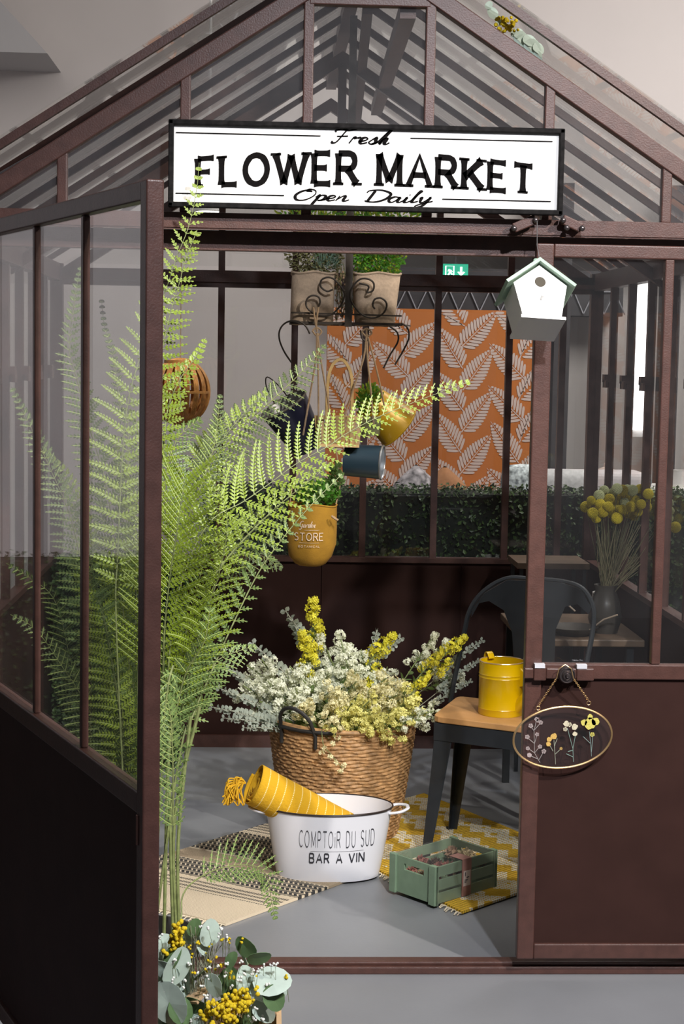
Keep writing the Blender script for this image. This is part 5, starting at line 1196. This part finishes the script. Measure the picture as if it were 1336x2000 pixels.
wfit(m, 'STORE', bagmp, -.052, .034, zz_, .022, .15, .35, True)
wfit(m, 'BOTANICAL', bagmp, -.040, .024, at(607, 1069, YG).z, .0062, .16, .5)
ribbon(m, [(-.024+.0075*i, at(607, 1035, YG).z-.0005) for i in range(7)], .0009, bagmp, 0); ribbon(m, [(-.038+.0075*i, at(607, 1060, YG).z) for i in range(9)], .0009, bagmp, 0)
m.build('lettering', PR, bg)
m = MB(); m.tube(cr([at(648, 1008, YG-.012), at(653, 1012, YG-.018), at(660, 1016, YG-.015)], 4), .0035, 6); m.ball(at(652, 1011, YG-.016), .0045, 8, 6)
m.tube(cr([at(656, 985, YG+.06), at(662, 960, YG+.06), at(664, 930, YG+.06), at(655, 870, YG+.08)], 5), .0022, 6); m.tube(cr([at(566, 985, YG+.06), at(575, 940, YG+.06), at(610, 880, YG+.07)], 5), .0022, 6); m.build('rope_handle', ROPE, bg, smooth=True)
m = MB(); leafball(m, at(622, 968, YG+.06), .058, .045, .035, 420, .024, .011, (0, 1), .7, 14); leafball(m, at(655, 935, YG+.06), .02, .02, .045, 120, .020, .012, 0, .7, 15); m.tube([at(615, 1000, YG+.06), at(615, 960, YG+.06)], .003, 5); m.build('foliage', [LEAF, BOX], bg)
# ================================================================== RATTAN LANTERN
RAT = mat('orange_rattan', (.56, .26, .07), .5, 0, .3, 70); YL = 1.3
lc = at(352, 765, YL); Rl = at(410, 765, YL).x-lc.x; lt = thing('rattan_lantern', 'round orange rattan lantern hanging behind the fern on the left', 'lantern', lc)
for k in range(9):
    a = math.pi*k/9+.1; m = MB()
    for off in (-.0075, -.0038, 0, .0038, .0075):
        m.tube([lc+V((Rl*math.cos(a)*math.cos(b*.1745)-math.sin(a)*off, Rl*math.sin(a)*math.cos(b*.1745)+math.cos(a)*off, Rl*1.12*math.sin(b*.1745))) for b in range(36)], .0022, 5, closed=True)
    m.build('rattan_rib', RAT, lt, smooth=True)
m = MB(); m.lathe([(Rl*1.02, -.004), (Rl*1.02, .004), (Rl*.98, .004), (Rl*.98, -.004)], 40, lc, closed=True); m.lathe([(Rl*.55, .94*Rl), (Rl*.55, 1.06*Rl), (Rl*.5, 1.06*Rl), (Rl*.5, .94*Rl)], 32, lc, closed=True); m.build('band', RAT, lt, smooth=True)
m = MB(); m.tube([lc+V((0, 0, Rl*1.1)), V((lc.x, lc.y, 2.66-SL*abs(lc.x-XC)))], .0015, 5); m.build('hanging_cord', ROPE, lt)
# ================================================================== TABLE WITH BILLY BUTTONS (behind the right glass)
DW = mat('dark_table_wood', (.13, .085, .055), .55, 0, .2, 12)
tt = thing('side_table', 'dark wooden table behind the right glass carrying the yellow button flowers', 'table', (1.10, 1.62, 0))
zt = at(1200, 1250, 1.40).z
m = MB(); m.box((.90, 1.40, zt-.025), (1.318, 1.98, zt)); bevel(m.build('table_top', DW, tt), .004)
for x, y in ((.92, 1.42), (1.26, 1.42), (.92, 1.94), (1.26, 1.94)): MB().box((x, y, 0), (x+.025, y+.025, zt-.025)).build('leg', BLACKM, tt)
st_ = thing('plant_stool', 'small dark wooden stool with thin legs at the rear right corner of the glasshouse', 'stool', (1.12, 2.22, 0)); zs = at(1130, 1098, 2.15).z
m = MB(); m.box((.98, 2.10, zs-.022), (1.26, 2.36, zs)); m.build('seat', DW, st_)
for x, y in ((.99, 2.11), (1.235, 2.11), (.99, 2.33), (1.235, 2.33)): MB().box((x, y, 0), (x+.014, y+.014, zs-.022)).build('leg', BLACKM, st_)
vc = V((1.21, 1.56, zt)); m = MB(); m.lathe([(0, .0), (.045, 0), (.06, .05), (.05, .11), (.036, .15), (.042, .17), (.038, .17), (.032, .15), (0, .02)], 28, vc); o_ = m.build('vase', mat('dark_glazed_vase', (.05, .045, .04), .3), org=vc, smooth=True); tag(o_, 'dark round vase on the table behind the right glass', 'vase')
BB = [mat('billy_button_yellow', (.58, .48, .02), .8, 0, .25, 300, .8, 900), mat('billy_button_sage', (.46, .50, .28), .8, 0, .2, 300, .8, 900)]
balls = [(1144,990),(1155,978),(1158,1002),(1170,968),(1172,985),(1178,1000),(1180,958),(1190,975),(1188,990),(1198,962),(1203,985),(1195,1003),(1205,955),(1212,972),(1215,995),(1220,982),(1228,968),(1232,990),(1235,958),(1228,1003),(1240,977),(1246,962),(1252,985),(1250,955),(1258,970),(1263,990),(1266,965),(1246,1000),(1262,978),(1216,958),(1225,955),(1180,975),(1208,998),(1238,1008),(1165,1012),(1205,1012),(1296,990),(1306,982),(1308,998),(1304,1012),(1319,1030)]
random.seed(6); proto = []
def bball(px, py, Y, mi, label, r_=.0185):
    c = at(px, py, Y); t = thing('billy_button', label, 'flower', c, group='billy buttons: '+('yellow' if mi == 0 else 'sage'))
    return t
ICO = []
for mi in (0, 1):
    m = MB(); r_ = .0165
    for i in range(170):
        ph = math.acos(1-2*(i+.5)/170); th2 = i*2.39996; d = V((math.sin(ph)*math.cos(th2), math.sin(ph)*math.sin(th2), math.cos(ph))); m.ball(d*r_, .0028, 5, 3)
    m.ball((0, 0, 0), r_, 12, 8)
    me_t = m
    t = thing('billy_button', 'x', 'flower'); b_o = m.build('flower_head', BB[mi], t, smooth=True); m = MB(); m.tube(cr([V((0, 0, -.014)), V((.004, 0, -.12)), V((0, 0, -.26))], 4), .0011, 5); m.build('stem', mat('dry_stem', (.10, .10, .05), .8), t); ICO.append(t)
usedb = [0, 0]
for i, (px, py) in enumerate(balls):
    mi = 1 if (px > 1290 and py < 1020) or (i % 3 == 0 and py < 985) else 0
    Y = 1.56+random.uniform(-.07, .07); c = at(px, py, Y); d = (c-(vc+V((0, 0, .12)))).normalized(); q = d.to_track_quat('Z', 'Y').to_euler(); s_ = random.uniform(.85, 1.12)
    if px > 1290: lab = 'round sage flower head right of the glass door mullion' if mi else 'lone yellow flower head low on the right'
    else: lab = 'round %s button flower in the dense bunch behind the right glass' % ('sage green' if mi else 'yellow')
    if not usedb[mi]: o = ICO[mi]; usedb[mi] = 1; o.location = c; o.rotation_euler = q; o.scale = (s_,)*3; o['label'] = lab
    else: o = copy_tree(ICO[mi], c, q, s_, lab)
    o['group'] = ('sage' if mi else 'yellow')+(' button flowers right of the mullion' if px > 1290 else ' button flowers in the bunch')
m = MB(); random.seed(12)
for k in range(90):
    e = at(random.uniform(1165, 1265), random.uniform(1010, 1120), 1.56+random.uniform(-.06, .06)); s_ = vc+V((random.uniform(-.02, .02), random.uniform(-.02, .02), .13)); m.tube([s_, (s_+e)/2+V((random.uniform(-.01, .01), 0, 0)), e], .0012, 4)
o_ = m.build('twig_bunch', mat('dry_twig', (.16, .14, .08), .8), org=vc+V((0, 0, .15))); tag(o_, 'bunch of thin dry stems under the yellow button flowers', 'twigs', kind='stuff')
# glass candle holder and bowl on the table
cc_ = at(1180, 1165, 1.75); cc_.z = zt; t = thing('candle_lantern', 'small white wire candle lantern on the table behind the right glass', 'lantern', cc_); m = MB()
for z in (.0, .055, .11): m.tube([cc_+V((.042*math.cos(a*.3927), .042*math.sin(a*.3927), z+.004)) for a in range(16)], .002, 5, closed=True)
for k in range(8): a = k*.785; m.tube([cc_+V((.042*math.cos(a), .042*math.sin(a), .002)), cc_+V((.042*math.cos(a), .042*math.sin(a), .114))], .0014, 5)
m.build('wire_cage', WHITE, t); m = MB(); m.lathe([(0, 0), (.028, 0), (.028, .05), (0, .052)], 20, cc_+V((0, 0, .004))); m.build('candle', mat('wax', (.7, .66, .6), .5), t, smooth=True)
cb = at(1120, 1222, 1.50); cb.z = zt; m = MB(); m.lathe([(0, 0), (.05, 0), (.085, .022), (.088, .030), (.08, .028), (.045, .010), (0, .010)], 32, cb); o_ = m.build('shallow_bowl', mat('black_wood_bowl', (.03, .025, .02), .5), org=cb, smooth=True); tag(o_, 'dark shallow bowl on the table behind the chair back', 'bowl')
m = MB(); random.seed(14)
for k in range(7): a = V((random.uniform(1.0, 1.28), random.uniform(1.42, 1.9), zt+.006+.004*k)); b_ = a+V((random.uniform(.05, .22)*random.choice((-1, 1))*.5, random.uniform(-.1, .1), random.uniform(0, .10))); b_.x = min(1.29, max(.92, b_.x)); m.tube([a, (a+b_)/2+V((0, 0, .01)), b_], .003, 6)
o_ = m.build('driftwood_twigs', mat('bleached_twig', (.42, .33, .25), .8), org=V((1.15, 1.6, zt))); tag(o_, 'loose bleached twigs lying on the table behind the right glass', 'twigs', kind='stuff')
# ================================================================== BOUQUET IN FRONT
YQ = -1.05
bq = thing('wooden_flower_box', 'raw wooden box holding the eucalyptus bunch at the lower left corner', 'box', (at(430, 1950, YQ).x, YQ, 0))
RAW = mat('raw_pine', (.60, .40, .22), .7, 0, .15, 14); xq = at(430, 1950, YQ).x
for k in range(4): 
    z = .01+k*.075
    for y in (YQ-.10, YQ+.09): MB().box((xq-.15, y, z), (xq+.12, y+.010, z+.065)).build('slat', RAW, bq)
    for x in (xq-.15, xq+.11): MB().box((x, YQ-.09, z), (x+.010, YQ+.09, z+.065)).build('slat', RAW, bq)
for x in (xq-.14, xq+.10):
    for y in (YQ-.09, YQ+.075): MB().box((x, y, 0), (x+.015, y+.015, .31)).build('corner_post', RAW, bq)
MB().box((xq-.13, YQ-.08, .015), (xq+.10, YQ+.08, .22)).build('filling', mat('moss', (.05, .06, .03), .9), bq)
m = MB(); a, b_ = at(372, 1958, YQ-.02), at(408, 1915, YQ+.02); m.bar(a, b_, .04, .006, (0, .3, 1)); m.build('lid_slat', RAW, bq)
EU = [mat('silver_dollar_leaf', (.58, .70, .60), .55, 0, .12, 25, trans=(.3, .42, .3), sss=.15), mat('green_round_leaf', (.13, .22, .09), .5, 0, .15, 25, trans=(.15, .26, .08), sss=.15)]
def round_leaf(m, c, d, nn, R, mi=0, asp=.78):
    d = d.normalized(); s_ = d.cross(nn).normalized(); nn = s_.cross(d); n = 14; vs = []
    for k in range(n):
        a = 2*math.pi*k/n; u = math.cos(a); v = math.sin(a); vs.append(c+d*R*(u*1.0-.0)+s_*R*asp*v*(1-.12*u)+nn*(.07*R*(v*v)-.10*R*u*u*(1 if u > 0 else -.3)))
    vs.append(c-nn*.02*R); m.add(vs, [(k, (k+1) % n, n) for k in range(n)], mi)
def esprig(label, stem, leaves, Yb, grp='large round-leaved eucalyptus sprigs in the front bunch'):
    """leaves: (px,py,radius px, direction degrees, material, turn)"""
    P = [at(x, y, Yb+dy) for x, y, dy in stem]; t = thing('eucalyptus_sprig', label, 'greenery', P[0]); m = MB(); m.tube(cr(P, 5), .0022, 6); m.build('stem', mat('euc_stem', (.30, .33, .18), .6), t, smooth=True)
    for (px, py, rp, deg, mi, turn) in leaves:
        c = at(px, py, Yb+random.uniform(-.05, .03)); R = rp/790.; turn = turn*1.4*random.choice((-1, 1)); rt__ = 1; a = math.radians(deg); d = V((math.cos(a), 0, math.sin(a))); nn = V((math.sin(turn)*math.sin(a)*-1, -math.cos(turn), math.sin(turn)*math.cos(a))); m = MB(); round_leaf(m, c, d, nn, R, 0); o = m.build('leaf', EU[mi], t, smooth=False); so = o.modifiers.new('thick', 'SOLIDIFY'); so.thickness = .0006
    return t
random.seed(15)
esprig('eucalyptus sprig with big pale leaves along the left edge of the bunch', [(330,2010,0),(322,1920,0),(318,1850,.01)], [(322,1858,28,95,0,.3),(312,1915,26,60,0,.2),(345,1888,32,70,0,.5),(330,1960,38,-70,0,.2),(352,1935,30,-20,0,.4),(310,1945,24,200,0,.1),(372,1995,26,60,0,.6),(325,1895,22,150,0,.3),(318,1990,30,100,0,.5),(355,1965,22,10,0,.4),(345,2010,24,-30,1,.3)], YQ)
esprig('eucalyptus sprig with a dark leaf behind the yellow tuft at the upper left', [(350,2000,.02),(350,1930,.03),(362,1845,.05)], [(338,1868,20,60,1,.6),(365,1900,30,100,0,.7),(353,1975,24,-60,1,.3),(380,1812,15,70,1,.2),(364,1828,18,150,0,.4)], YQ)
esprig('eucalyptus sprig with one pale leaf topping the middle of the bunch', [(400,2000,.03),(402,1900,.04),(408,1830,.05)], [(410,1822,22,85,0,.3),(392,1845,18,120,0,.8),(418,1925,20,-80,0,.4),(395,1900,20,40,1,.8)], YQ)
esprig('eucalyptus sprig with dark green round leaves at the right of the bunch', [(450,2000,.03),(470,1930,.03),(490,1860,.04)], [(480,1850,20,130,1,.3),(506,1871,19,10,1,.4),(477,1868,17,110,0,.9),(452,1875,14,60,1,.6),(445,1920,26,-90,1,.4)], YQ)
esprig('eucalyptus sprig with wide pale leaves reaching far right', [(440,2000,0),(480,1950,0),(520,1920,0)], [(480,1915,24,100,0,.4),(532,1917,30,5,0,.5),(535,1950,22,-60,1,.3),(505,1945,16,-30,0,.9),(515,1975,22,-40,0,.5),(490,1990,20,-80,1,.4),(549,1933,14,-70,0,.3)], YQ)
esprig('eucalyptus sprig with mixed leaves low in the centre of the bunch', [(400,2020,-.03),(420,1970,-.03),(445,1945,-.03)], [(445,1948,12,-20,0,.5),(432,1960,26,200,1,.6),(385,1965,22,150,1,.4),(470,2000,24,-40,1,.5),(372,2010,26,50,0,.4)], YQ)
def tuft(label, pts, mt, r_, Yt, grp, name='yellow_flower_tuft'):
    t = MB(); m2 = MB()
    c0 = V()
    for x, y in pts:
        c = at(x, y, Yt+random.uniform(-.015, .015)); c0 += c
        for i in range(3): t.ball(c+V((random.gauss(0, r_*.6), random.gauss(0, r_*.6), random.gauss(0, r_*.6))), r_*random.uniform(.6, .9), 8, 5)
        m2.tube([c, c+V((random.uniform(-.01, .01), .012, -.04))], .0004, 4)
    th = thing(name, label, 'flowers', c0/len(pts), group=grp); t.build('blossoms', mt, th, smooth=True); m2.build('stem', TWIG, th); return th
YF = mat('acacia_yellow', (.72, .52, .01), .8, 0, .2, 300, .6, 900); WF = mat('gypsophila_white', (.8, .8, .74), .8)
random.seed(19)
tuft('bright yellow flower tuft at the upper left of the front bunch', [(345+random.gauss(0, 8), 1832+random.gauss(0, 14)) for _ in range(34)], YF, .0055, YQ-.02, None)
tuft('large bright yellow flower tuft in the centre of the front bunch', [(470+random.gauss(0, 13), 1952+random.gauss(0, 10)) for _ in range(44)], YF, .0055, YQ-.06, None)
tuft('bright yellow flower tuft at the bottom centre of the front bunch', [(435+random.gauss(0, 16), 1975+random.gauss(0, 12)) for _ in range(50)], YF, .0055, YQ-.07, None)
tuft('loose small yellow buds in the middle of the front bunch', [(random.uniform(370, 480), random.uniform(1830, 1940)) for _ in range(26)]+[(558, 1908), (561, 1923), (500, 1905), (527, 1932), (405, 1982)], YF, .0035, YQ-.02, None, 'yellow_buds')
tuft('white baby\'s breath dots scattered through the front bunch', [(random.uniform(320, 545), random.uniform(1870, 1995)) for _ in range(60)]+[(390,1806),(407,1813),(434,1815),(442,1830),(430,1828),(440,1838),(313,1830)], WF, .0032, YQ-.04, None, 'babys_breath')
m = MB(); random.seed(20)
for k in range(40):
    a = at(random.uniform(370, 420), random.uniform(1920, 1960), YQ); e = at(random.uniform(370, 440), random.uniform(1800, 1890), YQ+random.uniform(-.03, .03)); m.tube([a, (a+e)/2+V((random.uniform(-.006, .006), 0, 0)), e], .0008, 4)
o_ = m.build('wispy_stems', mat('wispy_stem', (.36, .36, .26), .8), org=at(400, 1930, YQ)); tag(o_, 'wispy pale stems in the middle of the front bunch', 'stems', kind='stuff')
# ================================================================== SPRIG STANDING IN FOR A REFLECTION IN THE ROOF GLASS
t = thing('reflected_sprig', 'eucalyptus and yellow flowers modelled in place of their reflection in the right roof glass', 'greenery', at(1010, 60, .12)); m = MB()
def onroof(px, py, dz=.012):
    p = at(px, py, .12)
    for _ in range(12):
        z = 2.707-SL*abs(p.x-XC)+dz; p = atz(px, py, z)
        if p.y > .6 or p.y < -.02: p = at(px, py, .10); p.z = max(p.z, 2.707-SL*abs(p.x-XC)+dz); break
    return p
for (px, py, rp, deg, mi) in [(962,25,13,120,0),(955,10,9,60,0),(1018,78,18,-60,0),(1040,98,22,-70,0),(1052,95,13,-40,0),(1010,65,13,30,0),(1035,80,15,-20,0),(975,40,10,100,0),(1050,112,12,-80,0)]:
    c = at(px, py, .06); a = math.radians(deg); round_leaf(m, c, V((math.cos(a), .1, math.sin(a))), V((0, -1, .3)), rp/760., mi)
m.tube(cr([at(950, 5, .07), at(990, 50, .07), at(1030, 85, .07), at(1052, 112, .07)], 4), .002, 5, 1); m.build('leaves', EU, t)
m = MB(); random.seed(30)
for k in range(46): m.ball(at(990+random.gauss(0, 11), 48+random.gauss(0, 8), .05+random.uniform(-.01, .01)), random.uniform(.004, .006), 6, 4)
m.build('yellow_blossoms', YF, t, smooth=True)
# ================================================================== BUTTERFLY CLIP on the left door rail
bp_ = HX+du*.36+dn*.016; bx0 = at(26, 1430, bp_.y); 
s_ = ((at(40, 1420, -.5)-CAM)); c = V((HX+du*.36).to_tuple()); 
def on_door(px, py, off=-.012):
    d = ray(px, py); n_ = dn; p0 = HX+dn*(off); k = (p0-CAM).dot(n_)/d.dot(n_); return CAM+d*k
t = thing('butterfly_clip', 'small terracotta paper butterfly clipped behind the left door glass', 'ornament', on_door(35, 1415)); TER = mat('terracotta_paper', (.42, .18, .09), .8)
for poly in ([(22,1428),(20,1365),(30,1372),(42,1395),(40,1412),(32,1405),(28,1400)], [(20,1385),(38,1420),(24,1412),(20,1400)]):
    m = MB(); f1 = [on_door(x, y) for x, y in poly]; f2 = [p+dn*-.0015 for p in f1]; n = len(poly); m.add(f1+f2, [tuple(range(n)), tuple(range(n, 2*n))[::-1]]+[(i, (i+1) % n, n+(i+1) % n, n+i) for i in range(n)]); m.build('wing', TER, t)
# ceiling downlight glimpsed under the sign
p = at(408, 412, 5.3); t = thing('ceiling_downlight', 'round white ceiling downlight glimpsed just under the left end of the sign', 'lamp', p); m = MB(); m.lathe([(0, 0), (.075, 0), (.075, .012), (0, .012)], 28, p); m.build('lens', mat('lamp_glow', (1, 1, 1), .5, emit=(1, .98, .95), es=4), t); m = MB(); m.lathe([(.076, -.006), (.09, -.006), (.09, .03), (.076, .03)], 28, p, closed=True); m.tube([p+V((0, 0, .02)), V((p.x, p.y, 4.2))], .008, 8); m.build('housing', WHITE, t)
